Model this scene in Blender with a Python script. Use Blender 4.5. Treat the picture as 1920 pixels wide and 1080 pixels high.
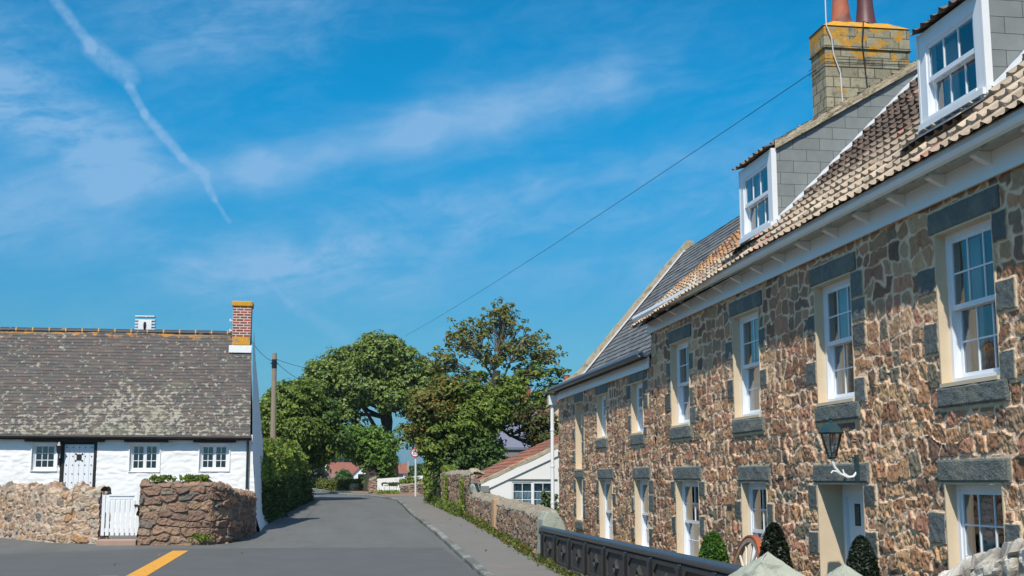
import bpy, bmesh, math, random
import numpy as np
from mathutils import Matrix, Vector
R = math.radians
random.seed(5); rng = np.random.default_rng(5)
S = bpy.context.scene; COL = S.collection
for o in list(bpy.data.objects): bpy.data.objects.remove(o)
# ------------------------------------------------------------------ camera
F = 2350.0; TH = math.atan(363/F); YAW = math.atan(350/(F/math.cos(TH)))
cam = bpy.data.cameras.new("camera"); cam.lens = 36*F/1920; cam.sensor_width = 36
cam.clip_end = 5000; cam.clip_start = .1
co = bpy.data.objects.new("camera", cam); COL.objects.link(co)
co.location = (0, 0, 1.6); co.rotation_euler = (R(90)+TH, 0, -YAW); S.camera = co
S.view_settings.view_transform = 'Standard'; S.view_settings.look = 'None'
S.view_settings.exposure = 0.0; S.view_settings.gamma = 1
SUN_EL = 51.0; SX, SY = .40, .915          # horizontal travel direction of the light
SUN_STRENGTH = 4.9; SKY_STRENGTH = .15

class X:
    """tiny wrapper to write shader math"""
    def __init__(s, nt, out): s.nt = nt; s.o = out
    def m(s, op, b=None, c=None):
        n = s.nt.nodes.new('ShaderNodeMath'); n.operation = op
        for i, q in enumerate((s, b, c)):
            if q is None: continue
            if isinstance(q, X): s.nt.links.new(q.o, n.inputs[i])
            else: n.inputs[i].default_value = q
        return X(s.nt, n.outputs[0])
    def __add__(s, b): return s.m('ADD', b)
    def __radd__(s, b): return s.m('ADD', b)
    def __sub__(s, b): return s.m('SUBTRACT', b)
    def __rsub__(s, b): return (s*-1)+b
    def __mul__(s, b): return s.m('MULTIPLY', b)
    def __rmul__(s, b): return s.m('MULTIPLY', b)
    def __truediv__(s, b): return s.m('DIVIDE', b)
    def clamp(s): return s.m('MAXIMUM', 0).m('MINIMUM', 1)
    def ss(s, a, b):
        n = s.nt.nodes.new('ShaderNodeMapRange'); n.interpolation_type = 'SMOOTHSTEP'
        s.nt.links.new(s.o, n.inputs[0]); n.inputs[1].default_value = a; n.inputs[2].default_value = b
        return X(s.nt, n.outputs[0])
def comb(nt, x, y, z):
    n = nt.nodes.new('ShaderNodeCombineXYZ')
    for i, q in enumerate((x, y, z)):
        if isinstance(q, X): nt.links.new(q.o, n.inputs[i])
        else: n.inputs[i].default_value = q
    return X(nt, n.outputs[0])
def sep(nt, v):
    n = nt.nodes.new('ShaderNodeSeparateXYZ'); nt.links.new(v.o, n.inputs[0])
    return [X(nt, n.outputs[i]) for i in range(3)]
def noise(nt, vec, scale, detail=3, rough=.55, dist=0):
    n = nt.nodes.new('ShaderNodeTexNoise'); n.inputs['Scale'].default_value = scale
    n.inputs['Detail'].default_value = detail; n.inputs['Roughness'].default_value = rough
    n.inputs['Distortion'].default_value = dist
    if vec is not None: nt.links.new(vec.o, n.inputs['Vector'])
    return X(nt, n.outputs[0])
def mixc(nt, f, a, b, mode='MIX'):
    n = nt.nodes.new('ShaderNodeMix'); n.data_type = 'RGBA'; n.blend_type = mode
    for i, q in ((0, f), (6, a), (7, b)):
        if isinstance(q, X): nt.links.new(q.o, n.inputs[i])
        elif i == 0: n.inputs[0].default_value = q
        else: n.inputs[i].default_value = (*q, 1)
    return X(nt, n.outputs[2])

# ------------------------------------------------------------------ sky
w = bpy.data.worlds.new("World"); S.world = w; w.use_nodes = True
nt = w.node_tree; nt.nodes.clear()
sky = nt.nodes.new('ShaderNodeTexSky'); sky.sky_type = 'NISHITA'; sky.sun_disc = False
sky.sun_elevation = R(SUN_EL); sky.sun_rotation = math.atan2(-SX, -SY) % (2*math.pi)
sky.air_density = 1.0; sky.dust_density = .3; sky.ozone_density = 2.5; sky.altitude = 50
tc = nt.nodes.new('ShaderNodeTexCoord'); D = X(nt, tc.outputs['Generated'])
dx, dy, dz = sep(nt, D)
az = dx.m('ARCTAN2', dy); el = dz.m('ARCSINE')
tint = mixc(nt, el.ss(.37, .72), mixc(nt, el.ss(.06, .32), mixc(nt, el.ss(-.01, .10), (.12, .235, .44), (.18, .45, .565)), (.018, .675, .90)), (1.0, 1.0, .95))
skyc = mixc(nt, 1.0, X(nt, sky.outputs[0]), tint, 'MULTIPLY')
P2 = comb(nt, az, el, 0)
warp = noise(nt, P2, 9, 4, .6)-.5
warp2 = noise(nt, P2, 38, 4, .6)-.5
def seg(a, b, A, E):
    """distance to a line a-b, and position along it"""
    bx, by = b[0]-a[0], b[1]-a[1]; L2 = bx*bx+by*by
    px, py = A-a[0], E-a[1]
    t = ((px*bx+py*by)*(1/L2)).clamp()
    qx, qy = px-t*bx, py-t*by
    return (qx*qx+qy*qy).m('SQRT'), t
A1, E1 = az+warp*.012, el+warp*.03+warp2*.004
dens = None
def addc(d, q):
    return q if d is None else d+q
streak = noise(nt, comb(nt, az*8+el*4, el*24-az*5, 0), 1.0, 7, .62, .9).ss(.34, .66)
fine = noise(nt, comb(nt, az*34+el*10, el*85-az*18, 3), 1.0, 6, .65, .6).ss(.3, .72)
bk_ = 0
for a, b, wd, s in [((-.30, .203), (-.17, .224), .026, .62), ((-.17, .224), (-.06, .240), .015, .70), ((-.06, .240), (.07, .280), .016, .78),
                    ((.07, .280), (.23, .318), .019, .74), ((.05, .262), (.14, .29), .016, .5), ((.23, .318), (.275, .322), .016, .3),
                    ((-.32, .325), (-.235, .290), .040, .85), ((-.25, .275), (-.17, .250), .026, .8), ((-.20, .265), (-.145, .245), .026, .4),
                    ((-.05, .166), (.03, .186), .014, .62), ((-.10, .160), (.06, .150), .022, .42), ((-.12, .158), (.0, .158), .022, .36),
                    ((.0, .208), (.16, .235), .014, .30), ((.16, .235), (.36, .262), .012, .34), ((-.16, .345), (-.04, .36), .03, .3),
                    ((.0, .20), (.33, .215), .018, .24), ((-.28, .185), (.30, .172), .024, .34), ((-.1, .36), (-.02, .37), .03, .3), ((-.14, .335), (-.09, .35), .02, .3), ((.08, .20), (.36, .235), .018, .3)]:
    d, t = seg(a, b, A1, E1)
    bk_ += 1; q = ((d*(-1/wd))*(d*(1/wd))).m('EXPONENT')*s*((streak*.25+fine*.22+.62) if bk_ <= 5 else (streak*.55+fine*.35+.15))
    dens = addc(dens, q)
dens = dens + streak*fine*.12 + streak*.05
A2, E2 = az+warp*.014+warp2*.0035, el+warp*.006
puff = noise(nt, P2, 150, 4, .65).ss(.25, .7)
for a, b, w0, s in [((-.222, .362), (-.190, .325), .0042, .62), ((-.190, .325), (-.160, .307), .0075, .66), ((-.160, .300), (-.146, .280), .0034, .7), ((-.146, .280), (-.117, .249), .0038, .72),
                   ((-.117, .249), (-.100, .237), .0036, .5), ((-.101, .234), (-.092, .218), .0030, .5), ((-.092, .218), (-.080, .201), .0018, .38),
                   ((-.052, .160), (-.03, .137), .0025, .22), ((-.03, .137), (.014, .112), .006, .26)]:
    d, t = seg(a, b, A2, E2)
    dens = addc(dens, (d*(1/w0)).ss(1.5, .3)*s*(puff*.5+.5))
dens = dens.clamp()
cl = mixc(nt, dens*.68, skyc, (2.05, 3.5, 5.35))
bg = nt.nodes.new('ShaderNodeBackground'); nt.links.new(cl.o, bg.inputs[0]); bg.inputs[1].default_value = SKY_STRENGTH
ow = nt.nodes.new('ShaderNodeOutputWorld'); nt.links.new(bg.outputs[0], ow.inputs[0])
# ------------------------------------------------------------------ sun
sl = bpy.data.lights.new("sun", 'SUN'); sl.energy = SUN_STRENGTH; sl.angle = R(.5); sl.color = (1, .94, .84)
so = bpy.data.objects.new("sun", sl); COL.objects.link(so)
ce = math.cos(R(SUN_EL)); hn = math.hypot(SX, SY)
so.rotation_euler = Vector((SX/hn*ce, SY/hn*ce, -math.sin(R(SUN_EL)))).to_track_quat('-Z', 'Y').to_euler()
so.location = (-20, -40, 50)

# ------------------------------------------------------------------ numpy noise
def h2(i, j, k=0):
    i = np.asarray(i, np.int64); j = np.asarray(j, np.int64)
    n = (i*374761393 + j*668265263 + k*974634777) & 0xffffffff
    n = ((n ^ (n >> 13))*1274126177) & 0xffffffff
    n = ((n ^ (n >> 15))*2246822519) & 0xffffffff
    return ((n ^ (n >> 16)) & 0xffffff)/float(0xffffff)
def vn(x, y, k=0):
    i = np.floor(x); j = np.floor(y); fx = x-i; fy = y-j
    fx = fx*fx*(3-2*fx); fy = fy*fy*(3-2*fy); i = i.astype(np.int64); j = j.astype(np.int64)
    a = h2(i, j, k); b = h2(i+1, j, k); c = h2(i, j+1, k); d = h2(i+1, j+1, k)
    return a+(b-a)*fx+(c-a)*fy+(a-b-c+d)*fx*fy
def fbm(x, y, k=0, o=4):
    s = 0; a = .5; t = 0
    for q in range(o): s = s+a*vn(x*2**q, y*2**q, k+q*17); t += a; a *= .55
    return s/t
def sst(x, a, b):
    t = np.clip((x-a)/(b-a), 0, 1); return t*t*(3-2*t)
def stones(u, v, cw, ch, k=0, jit=.36, merge=.2, p=3.0, wrp=1.0):
    u = u+cw*.30*wrp*(vn(u/cw*2.2, v/ch*2.2, k+5)-.5); v = v+ch*.8*(vn(u/cw*.35, v/ch*.5, k+6)-.5)+ch*.22*wrp*(vn(u/cw*2.4, v/ch*2.4, k+7)-.5)
    j0 = np.floor(v/ch).astype(np.int64)
    F1 = np.full(u.shape, 9.); F2 = np.full(u.shape, 9.); ID = np.zeros(u.shape, np.int64); DU = np.zeros(u.shape); DV = np.zeros(u.shape)
    for dj in (-1, 0, 1):
        j = j0+dj; off = h2(j, 3, k)
        i0 = np.floor(u/cw-off).astype(np.int64)
        for di in (-2, -1, 0, 1, 2):
            i = i0+di
            cx = (i+off+.5+jit*(h2(i, j, k+1)*2-1))*cw; cy = (j+.5+jit*(h2(i, j, k+2)*2-1))*ch
            ex, ey = u-cx, v-cy
            d = (np.abs(ex*ch/cw)**p+np.abs(ey)**p)**(1/p)-ch*.16*h2(i, j, k+3)
            cid = np.where(h2(i, j, k+4) < merge, i+1, i)*7919+j
            closer = d < F1; diff = cid != ID
            F2 = np.where(closer, np.where(diff, F1, F2), np.where(diff & (d < F2), d, F2))
            DU = np.where(closer, ex, DU); DV = np.where(closer, ey, DV)
            ID = np.where(closer, cid, ID); F1 = np.where(closer, d, F1)
    return (F2-F1)*.5, ID, DU, DV
def pick(pal, wts, r):
    c = np.cumsum(wts)/sum(wts); idx = np.searchsorted(c, np.clip(r, 0, .9999))
    return np.array(pal)[idx]
FACADE = ([(.42, .225, .12), (.28, .145, .08), (.49, .30, .16), (.37, .235, .14), (.18, .155, .11), (.45, .22, .135), (.20, .12, .08), (.56, .35, .20), (.29, .19, .12)], [5, 4, 3, 3, 1.1, 3.2, 2.4, 1.6, 2])
PINK = ([(.36, .245, .155), (.32, .225, .15), (.42, .32, .22), (.24, .19, .14), (.13, .13, .12), (.48, .26, .12), (.38, .32, .24)], [4, 4, 3, 2, 1, 1.3, 2])
BROWN = ([(.27, .165, .11), (.22, .14, .10), (.32, .20, .13), (.19, .15, .12), (.15, .14, .12), (.34, .24, .16)], [5, 4, 3, 2, 1, 1.5])
GREYW = ([(.24, .165, .11), (.19, .14, .10), (.29, .205, .14), (.15, .125, .10), (.27, .155, .105), (.36, .29, .21)], [4, 4, 3, 3, 2, 1])
def rubble(U, V, cw=.26, ch=.19, k=0, pal=FACADE, mortar=(.50, .39, .27), gap=.012, depth=.035, rough=.02, tilt=.22, merge=.2, dome_=.003, p=5, jit=.33):
    e, ID, du, dv = stones(U, V, cw, ch, k, merge=merge, p=p, jit=jit)
    r1 = h2(ID, 11, k); r2 = h2(ID, 12, k); r3 = h2(ID, 13, k); r4 = h2(ID, 14, k)
    gapv = gap*(.5+1.2*vn(U*3, V*3, k+9))
    m = sst(e, gapv*.6, gapv*1.3+.003)
    ang = du*(r1-.5)*2*tilt+dv*(r2-.5)*2*tilt
    dome = np.sqrt(np.clip(e/(ch*.4), 0, 1))*dome_
    crag = (fbm(U*18+r1*50, V*14, k+20, 3)-.5)*rough*2 + (vn(U*42, V*30, k+31)-.5)*rough*.7
    h = m*(depth*(.35+.8*r3)+ang+dome+crag) + (1-m)*(.006+(fbm(U*26, V*26, k+40, 2)-.5)*.018)
    c = pick(pal[0], pal[1], r4)*(.72+.55*r2)[..., None]
    c = c*(.75+.5*fbm(U*22+r1*9, V*22, k+50, 3))[..., None]
    mc = np.array(mortar)*(.78+.4*fbm(U*9, V*9, k+60, 3))[..., None]
    return h, c*m[..., None]+mc*(1-m[..., None])

# ------------------------------------------------------------------ mesh builder
class MB:
    def __init__(s): s.v = []; s.f = []; s.c = []; s.n = 0; s.hascol = False; s.open = False
    def add(s, v, f, c=None):
        v = np.asarray(v, float).reshape(-1, 3)
        s.v.append(v); s.f += [tuple(int(i)+s.n for i in q) for q in f]; s.n += len(v)
        if c is None: s.c.append(np.ones((len(v), 3)))
        else:
            s.hascol = True; s.c.append(np.broadcast_to(np.asarray(c, float), (len(v), 3)))
        return s
    def box(s, lo, hi, M=None, c=None):
        x0, y0, z0 = lo; x1, y1, z1 = hi
        v = np.array([(x, y, z) for z in (z0, z1) for y in (y0, y1) for x in (x0, x1)], float)
        if M is not None: v = np.array([M(*q) for q in v])
        return s.add(v, [(0, 2, 3, 1), (4, 5, 7, 6), (0, 1, 5, 4), (2, 6, 7, 3), (0, 4, 6, 2), (1, 3, 7, 5)], c)
    def quad(s, a, b, c_, d, c=None): return s.add([a, b, c_, d], [(0, 1, 2, 3)], c)
    def prism(s, poly, M, t0, t1, c=None):
        """poly of (a,b), extruded along third coordinate from t0 to t1; M(a,b,t)->xyz"""
        n = len(poly); v = [M(a, b, t0) for a, b in poly]+[M(a, b, t1) for a, b in poly]
        f = [tuple(range(n)), tuple(range(2*n-1, n-1, -1))]+[(i, (i+1) % n, n+(i+1) % n, n+i) for i in range(n)]
        return s.add(v, f, c)
    def tube(s, pts, rad, n=8, c=None, cap=True):
        pts = [Vector(p) for p in pts]; m = len(pts)
        rad = [rad]*m if np.isscalar(rad) else list(rad)
        V = []; prev = None
        for i, p in enumerate(pts):
            d = (pts[min(i+1, m-1)]-pts[max(i-1, 0)]).normalized()
            if prev is None:
                a = Vector((0, 0, 1)) if abs(d.z) < .9 else Vector((1, 0, 0)); prev = d.cross(a).normalized()
            x = (prev-d*prev.dot(d)).normalized(); prev = x; y = d.cross(x)
            V += [p+(x*math.cos(2*math.pi*k/n)+y*math.sin(2*math.pi*k/n))*rad[i] for k in range(n)]
        f = [(i*n+k, i*n+(k+1) % n, (i+1)*n+(k+1) % n, (i+1)*n+k) for i in range(m-1) for k in range(n)]
        if cap: f += [tuple(range(n))[::-1], tuple((m-1)*n+k for k in range(n))]
        return s.add([tuple(q) for q in V], f, c)
    def lathe(s, prof, ctr, n=16, c=None):
        """prof (r,z)"""
        V = [(ctr[0]+r*math.cos(2*math.pi*k/n), ctr[1]+r*math.sin(2*math.pi*k/n), ctr[2]+z) for r, z in prof for k in range(n)]
        m = len(prof)
        f = [(i*n+k, i*n+(k+1) % n, (i+1)*n+(k+1) % n, (i+1)*n+k) for i in range(m-1) for k in range(n)]
        f += [tuple(range(n))[::-1], tuple((m-1)*n+k for k in range(n))]
        return s.add(V, f, c)
    def grid(s, us, vs, fn, skip=None, flip=False):
        """fn(U,V)->P(...,3), C(...,3) or None"""
        us = np.asarray(us); vs = np.asarray(vs)
        U, V = np.meshgrid(us, vs, indexing='ij'); P, C = fn(U, V)
        a, b = U.shape; idx = np.arange(a*b).reshape(a, b)
        q = np.stack([idx[:-1, :-1], idx[1:, :-1], idx[1:, 1:], idx[:-1, 1:]], -1).reshape(-1, 4)
        if skip is not None:
            uc = (us[:-1]+us[1:])/2; vc = (vs[:-1]+vs[1:])/2; UC, VC = np.meshgrid(uc, vc, indexing='ij')
            q = q[~skip(UC, VC).ravel()]
        if flip: q = q[:, ::-1]
        s.open = True; s.v.append(P.reshape(-1, 3)); s.f += list(map(tuple, (q+s.n).tolist())); s.n += a*b
        if C is None: s.c.append(np.ones((a*b, 3)))
        else: s.hascol = True; s.c.append(C.reshape(-1, 3))
        return s
def winv(o):
    loc = Vector((0, 0, 0))
    while o: loc = loc+o.location; o = o.parent
    return loc
def obj(name, mb, m, parent=None, label=None, cat=None, group=None, kind=None, base=None, bevel=0, smooth=False):
    V = np.concatenate(mb.v); C = np.concatenate(mb.c)
    if parent is None and kind is None and base is None:
        base = ((V[:, 0].min()+V[:, 0].max())/2, (V[:, 1].min()+V[:, 1].max())/2, V[:, 2].min())
    org = np.array(base if (base is not None and parent is None) else (winv(parent) if parent else (0, 0, 0)), float)
    me = bpy.data.meshes.new(name); V = V-org
    if all(len(f) == 4 for f in mb.f):
        Fa = np.array(mb.f, np.int32); nf = len(Fa)
        me.vertices.add(len(V)); me.vertices.foreach_set('co', V.ravel().astype(np.float32))
        me.loops.add(nf*4); me.loops.foreach_set('vertex_index', Fa.ravel())
        me.polygons.add(nf); me.polygons.foreach_set('loop_start', np.arange(0, nf*4, 4, dtype=np.int32))
        me.update(calc_edges=True)
    else:
        me.from_pydata(V.tolist(), [], mb.f); me.update()
    if mb.hascol:
        at = me.color_attributes.new('Col', 'FLOAT_COLOR', 'POINT')
        at.data.foreach_set('color', np.c_[C, np.ones(len(C))].ravel().astype(np.float32))
    if not mb.open and len(V) < 6000:
        bm = bmesh.new(); bm.from_mesh(me); bmesh.ops.recalc_face_normals(bm, faces=bm.faces); bm.to_mesh(me); bm.free()
    me.materials.append(m)
    if not smooth: me.shade_flat()
    else: me.shade_smooth()
    o = bpy.data.objects.new(name, me); COL.objects.link(o)
    if parent is not None: o.parent = parent
    else: o.location = org
    if bevel:
        b = o.modifiers.new('bevel', 'BEVEL'); b.width = bevel; b.segments = 2; b.limit_method = 'ANGLE'
    tag(o, label, cat, group, kind); return o
def tag(o, label=None, cat=None, group=None, kind=None):
    if label: o['label'] = label
    if cat: o['category'] = cat
    if group: o['group'] = group
    if kind: o['kind'] = kind
def thing(name, loc, label, cat, group=None):
    o = bpy.data.objects.new(name, None); COL.objects.link(o); o.location = loc; o.empty_display_size = .2
    tag(o, label, cat, group); return o
def copy_tree(o, parent=None):
    c = o.copy(); COL.objects.link(c)
    if parent: c.parent = parent
    for ch in list(o.children): copy_tree(ch, c)
    return c

# ------------------------------------------------------------------ materials
MATS = {}
def mat(name, col=(.5, .5, .5), rough=.8, attr=False, nscale=8, namt=.25, bscale=60, bstr=.3, bdist=.01, metal=0, spec=.5, col2=None, c2scale=2, c2lo=.5, c2hi=.62, trans=0, fn=None):
    m = bpy.data.materials.new(name); m.use_nodes = True; t = m.node_tree; b = t.nodes['Principled BSDF']
    tc = t.nodes.new('ShaderNodeTexCoord'); P = X(t, tc.outputs['Object'])
    b.inputs['Roughness'].default_value = rough; b.inputs['Metallic'].default_value = metal
    b.inputs['Specular IOR Level'].default_value = spec
    if attr:
        a = t.nodes.new('ShaderNodeAttribute'); a.attribute_name = 'Col'; base = X(t, a.outputs['Color'])
    else:
        base = mixc(t, 0.0, col, col)
    if col2: base = mixc(t, noise(t, P, c2scale, 5, .6).ss(c2lo, c2hi), base, col2)
    if fn: base = fn(t, P, base)
    if namt:
        f = noise(t, P, nscale, 5, .65)*(2*namt)+(1-namt)
        base = mixc(t, 1.0, base, comb(t, f, f, f), 'MULTIPLY')
    t.links.new(base.o, b.inputs['Base Color'])
    if bstr:
        bn = t.nodes.new('ShaderNodeBump'); bn.inputs['Strength'].default_value = bstr; bn.inputs['Distance'].default_value = bdist
        t.links.new(noise(t, P, bscale, 4, .6).o, bn.inputs['Height']); t.links.new(bn.outputs[0], b.inputs['Normal'])
    if trans:
        tr = t.nodes.new('ShaderNodeBsdfTranslucent'); t.links.new(base.o, tr.inputs[0])
        mx = t.nodes.new('ShaderNodeMixShader'); mx.inputs[0].default_value = trans
        t.links.new(b.outputs[0], mx.inputs[1]); t.links.new(tr.outputs[0], mx.inputs[2])
        t.links.new(mx.outputs[0], t.nodes['Material Output'].inputs[0])
    MATS[name] = m; return m
M_stone = mat('rubble_stone', attr=True, nscale=30, namt=.28, bscale=70, bstr=.5, bdist=.012)
M_dark = mat('dark_dressed_stone', (.135, .155, .148), .85, col2=(.20, .205, .175), c2scale=2.2, c2lo=.48, c2hi=.64, nscale=14, namt=.35, bscale=45, bstr=.8, bdist=.03)
M_cream = mat('cream_render', (.62, .50, .35), .85, nscale=5, namt=.12, bscale=30, bstr=.15)
M_white = mat('white_gloss_paint', (.78, .79, .80), .35, nscale=4, namt=.05, bstr=0)
M_upvc = mat('white_window_frame', (.74, .78, .83), .3, nscale=4, namt=.03, bstr=0)
M_soffit = mat('grey_soffit_board', (.42, .40, .37), .7, nscale=5, namt=.2)
M_curtain = mat('pale_curtain', (.70, .66, .56), .9, nscale=3, namt=.1, bstr=0)
M_room = mat('unlit_interior', (.035, .035, .04), .9, bstr=0)  # near-black colour carries the darkness of unlit rooms behind glass
M_wash = mat('whitewashed_rubble', (.86, .86, .85), .75, col2=(.72, .71, .66), c2scale=1.6, c2lo=.56, c2hi=.80, nscale=3, namt=.06, bscale=50, bstr=.35, bdist=.01)
M_render = mat('smooth_white_render', (.80, .79, .77), .8, nscale=1.5, namt=.05, bscale=80, bstr=.1)
M_tile = mat('weathered_pantile', attr=True, nscale=18, namt=.35, bscale=60, bstr=.3, rough=.85)
def slate_lichen(t, P, base):
    x, y, z = sep(t, P)
    n1 = noise(t, P, 8, 7, .68, .1); n2 = noise(t, P, 2.1, 3, .5)
    z = z-2.55
    low = z.ss(1.9, .0)*.055
    xm = ((x-1.9)*(x-1.9)*-.55).m('EXPONENT')*z.ss(2.3, .7)*.050
    k = (n1+low+xm+(n2-.5)*.13).ss(.588, .616)
    c = mixc(t, noise(t, P, 28, 3), (.40, .38, .31), (.24, .23, .17))
    o = mixc(t, k*.92, base, c)
    film = (noise(t, P, 1.4, 4, .6)+low*1.0+xm*2.6).ss(.58, .82)*.30
    o = mixc(t, film, o, (.20, .20, .125))
    org = (noise(t, P, 5, 4)+z.ss(2.85, 3.1)*.12).ss(.63, .68)*z.ss(2.8, 3.1)
    return mixc(t, org*.8, o, (.50, .22, .03))
M_slate = mat('lichened_slate', attr=True, nscale=20, namt=.22, bscale=50, bstr=.35, rough=.7, fn=slate_lichen)
M_slate2 = mat('grey_roof_slate', attr=True, nscale=10, namt=.3, bscale=50, bstr=.3, rough=.6, col2=(.20, .19, .15), c2scale=3, c2lo=.55, c2hi=.75)
def course(t, P, base, bw, bh, off=.5, ms=.012, dark=(.03, .032, .035), dim='xz', var=.25, mortar=None, freq=2):
    x, y, z = sep(t, P)
    u = x if dim == 'xz' else (x+y)
    n = t.nodes.new('ShaderNodeTexBrick'); n.offset = off
    n.inputs['Scale'].default_value = 1; n.inputs['Brick Width'].default_value = bw; n.inputs['Row Height'].default_value = bh
    n.inputs['Mortar Size'].default_value = ms; n.inputs['Bias'].default_value = 0; n.inputs['Mortar Smooth'].default_value = .15
    n.inputs['Color1'].default_value = (1-var, 1-var, 1-var, 1); n.inputs['Color2'].default_value = (1+var, 1+var, 1+var, 1)
    n.inputs['Mortar'].default_value = (1, 1, 1, 1)
    t.links.new(comb(t, u, z, 0).o, n.inputs['Vector'])
    c = mixc(t, 1.0, base, X(t, n.outputs[0]), 'MULTIPLY')
    return mixc(t, X(t, n.outputs['Fac']), c, mortar or dark)
M_cheek = mat('slate_hanging', (.215, .235, .232), .5, nscale=5, namt=.25, bstr=.15, fn=lambda t, P, b: course(t, P, b, .42, .18, ms=.0035, var=.10))
M_brick = mat('red_brick', (.27, .065, .045), .9, nscale=14, namt=.35, fn=lambda t, P, b: course(t, P, b, .215, .078, ms=.011, mortar=(.62, .57, .52), dim='xy', var=.35))
def lich(t, P, base, z0, z1, lo=.5):
    x, y, z = sep(t, P)
    k = (noise(t, P, 3.2, 6, .65, .3)+z.ss(z0, z1)*.16).ss(lo+.06, lo+.12)
    c = mixc(t, noise(t, P, 20, 3), (.62, .30, .02), (.38, .20, .03))
    base = mixc(t, noise(t, P, 6, 5, .7).ss(.50, .66)*.6, base, (.075, .065, .045))
    return mixc(t, k*.9, base, c)
M_cblock = mat('lichened_chimney_masonry', (.31, .28, .19), .9, nscale=9, namt=.4, bscale=30, bstr=.5, bdist=.02,
               fn=lambda t, P, b: lich(t, P, course(t, P, b, .36, .22, ms=.014, mortar=(.13, .11, .08), dim='xy', var=.2), 10.3, 11.4, .535))
M_lichen = mat('orange_lichen_mortar', (.60, .29, .025), .9, nscale=12, namt=.35, col2=(.33, .26, .13), c2scale=7, c2lo=.52, c2hi=.62)
M_cement = mat('cement_verge', (.40, .34, .24), .9, nscale=9, namt=.35, bscale=30, bstr=.7, bdist=.03, col2=(.24, .20, .13), c2scale=5, c2lo=.5, c2hi=.62)
M_concrete = mat('lichened_concrete', (.36, .38, .31), .9, nscale=6, namt=.25, bscale=40, bstr=.6, bdist=.02, col2=(.20, .23, .19), c2scale=5, c2lo=.5, c2hi=.66)
M_lead = mat('lead_flashing', (.50, .53, .57), .45, nscale=8, namt=.25, bscale=20, bstr=.3)
M_leadd = mat('dark_lead_apron', (.10, .12, .15), .45, nscale=8, namt=.2)
M_terra = mat('terracotta_pot', (.40, .12, .06), .7, nscale=5, namt=.3, col2=(.17, .07, .06), c2scale=1.6)
M_terrad = mat('sooty_pot', (.12, .045, .045), .45, nscale=5, namt=.4)
M_black = mat('black_painted_iron', (.014, .014, .015), .38, nscale=20, namt=.3, bscale=60, bstr=.15)
M_blackw = mat('black_stained_timber', (.012, .010, .009), .6, nscale=20, namt=.3)
M_panel = mat('weathered_iron_panel', (.040, .036, .031), .75, col2=(.085, .07, .055), c2scale=5, c2lo=.56, c2hi=.72, nscale=9, namt=.35, bscale=30, bstr=.3)
M_railm = mat('satin_black_rail', (.045, .052, .062), .3, nscale=9, namt=.25, bstr=.1)
M_galv = mat('galvanised_pole', (.62, .62, .60), .5, nscale=8, namt=.1, bstr=0)
M_red = mat('sign_red', (.55, .02, .03), .5, bstr=0, namt=.05)
M_signw = mat('sign_white', (.8, .8, .8), .5, bstr=0, namt=.03)
M_signk = mat('sign_black', (.012, .012, .012), .5, bstr=0, namt=.03)
M_wood = mat('weathered_pole_wood', (.27, .22, .16), .9, nscale=6, namt=.25, bscale=25, bstr=.5)
M_wheelw = mat('old_wheel_wood', (.30, .22, .16), .8, nscale=10, namt=.3)
M_spoke = mat('pale_wheel_spoke', (.62, .57, .50), .8, nscale=10, namt=.15)
M_rust = mat('rusty_iron_tyre', (.36, .09, .04), .8, nscale=12, namt=.3)
M_bark = mat('tree_bark', (.10, .085, .065), .95, nscale=12, namt=.3, bscale=20, bstr=.8, bdist=.04)
M_barkd = mat('dark_ivy_bark', (.045, .042, .030), .95, nscale=12, namt=.3, bscale=20, bstr=.8, bdist=.04)
M_leaf = mat('leaf', attr=True, nscale=3, namt=.12, bstr=0, rough=.5, spec=.35, trans=.28)
M_rtile = mat('red_clay_tile', attr=True, nscale=14, namt=.3, bscale=50, bstr=.3, rough=.85, col2=(.17, .11, .09), c2scale=3.2, c2lo=.52, c2hi=.66)
M_farroof = mat('far_red_roof', (.25, .095, .065), .85, nscale=2, namt=.2, bstr=.1)
M_farroofb = mat('far_brown_roof', (.23, .13, .11), .85, nscale=2, namt=.2, bstr=.1)
M_bluesl = mat('blue_grey_slate', (.17, .18, .24), .5, nscale=3, namt=.15, bstr=.1)
M_peach = mat('peach_render', (.66, .47, .33), .85, nscale=1.5, namt=.06)
M_greyr = mat('grey_render', (.20, .21, .20), .85, nscale=2, namt=.1)
M_cable = mat('black_cable', (.02, .025, .03), .6, bstr=0, namt=0)
M_yellow = mat('yellow_road_paint', (.72, .34, .035), .7, nscale=9, namt=.14, col2=(.42, .27, .09), c2scale=11, c2lo=.54, c2hi=.66, bscale=120, bstr=.3)
def asph(t, P, base):
    x, y, z = sep(t, P)
    st = noise(t, comb(t, x*1.4, y*.16, 0), 1.0, 4, .6).ss(.35, .7)
    b = mixc(t, st*.6, base, (.112, .114, .106))
    ck = noise(t, comb(t, x*.8, y*.35, 5), 1.0, 5, .7).ss(.60, .70)
    b = mixc(t, ck*.5, b, (.085, .092, .095))
    vo = t.nodes.new('ShaderNodeTexVoronoi'); vo.feature = 'DISTANCE_TO_EDGE'; vo.inputs['Scale'].default_value = .55
    wv = noise(t, P, 2.5, 4, .7)*.5; t.links.new(comb(t, x+wv, y*.5+wv, 0).o, vo.inputs['Vector'])
    crk = X(t, vo.outputs['Distance']).ss(.010, .004)*noise(t, P, .5, 2).ss(.5, .6)
    b = mixc(t, crk*.6, b, (.05, .053, .055))
    sp = noise(t, P, 60, 2, .7).ss(.3, .8)
    return mixc(t, 1.0, b, comb(t, sp*.35+.82, sp*.35+.82, sp*.35+.82), 'MULTIPLY')
M_road = mat('old_grey_asphalt', (.140, .146, .140), .85, nscale=.9, namt=.13, bscale=90, bstr=.35, bdist=.008, fn=asph)
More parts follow.
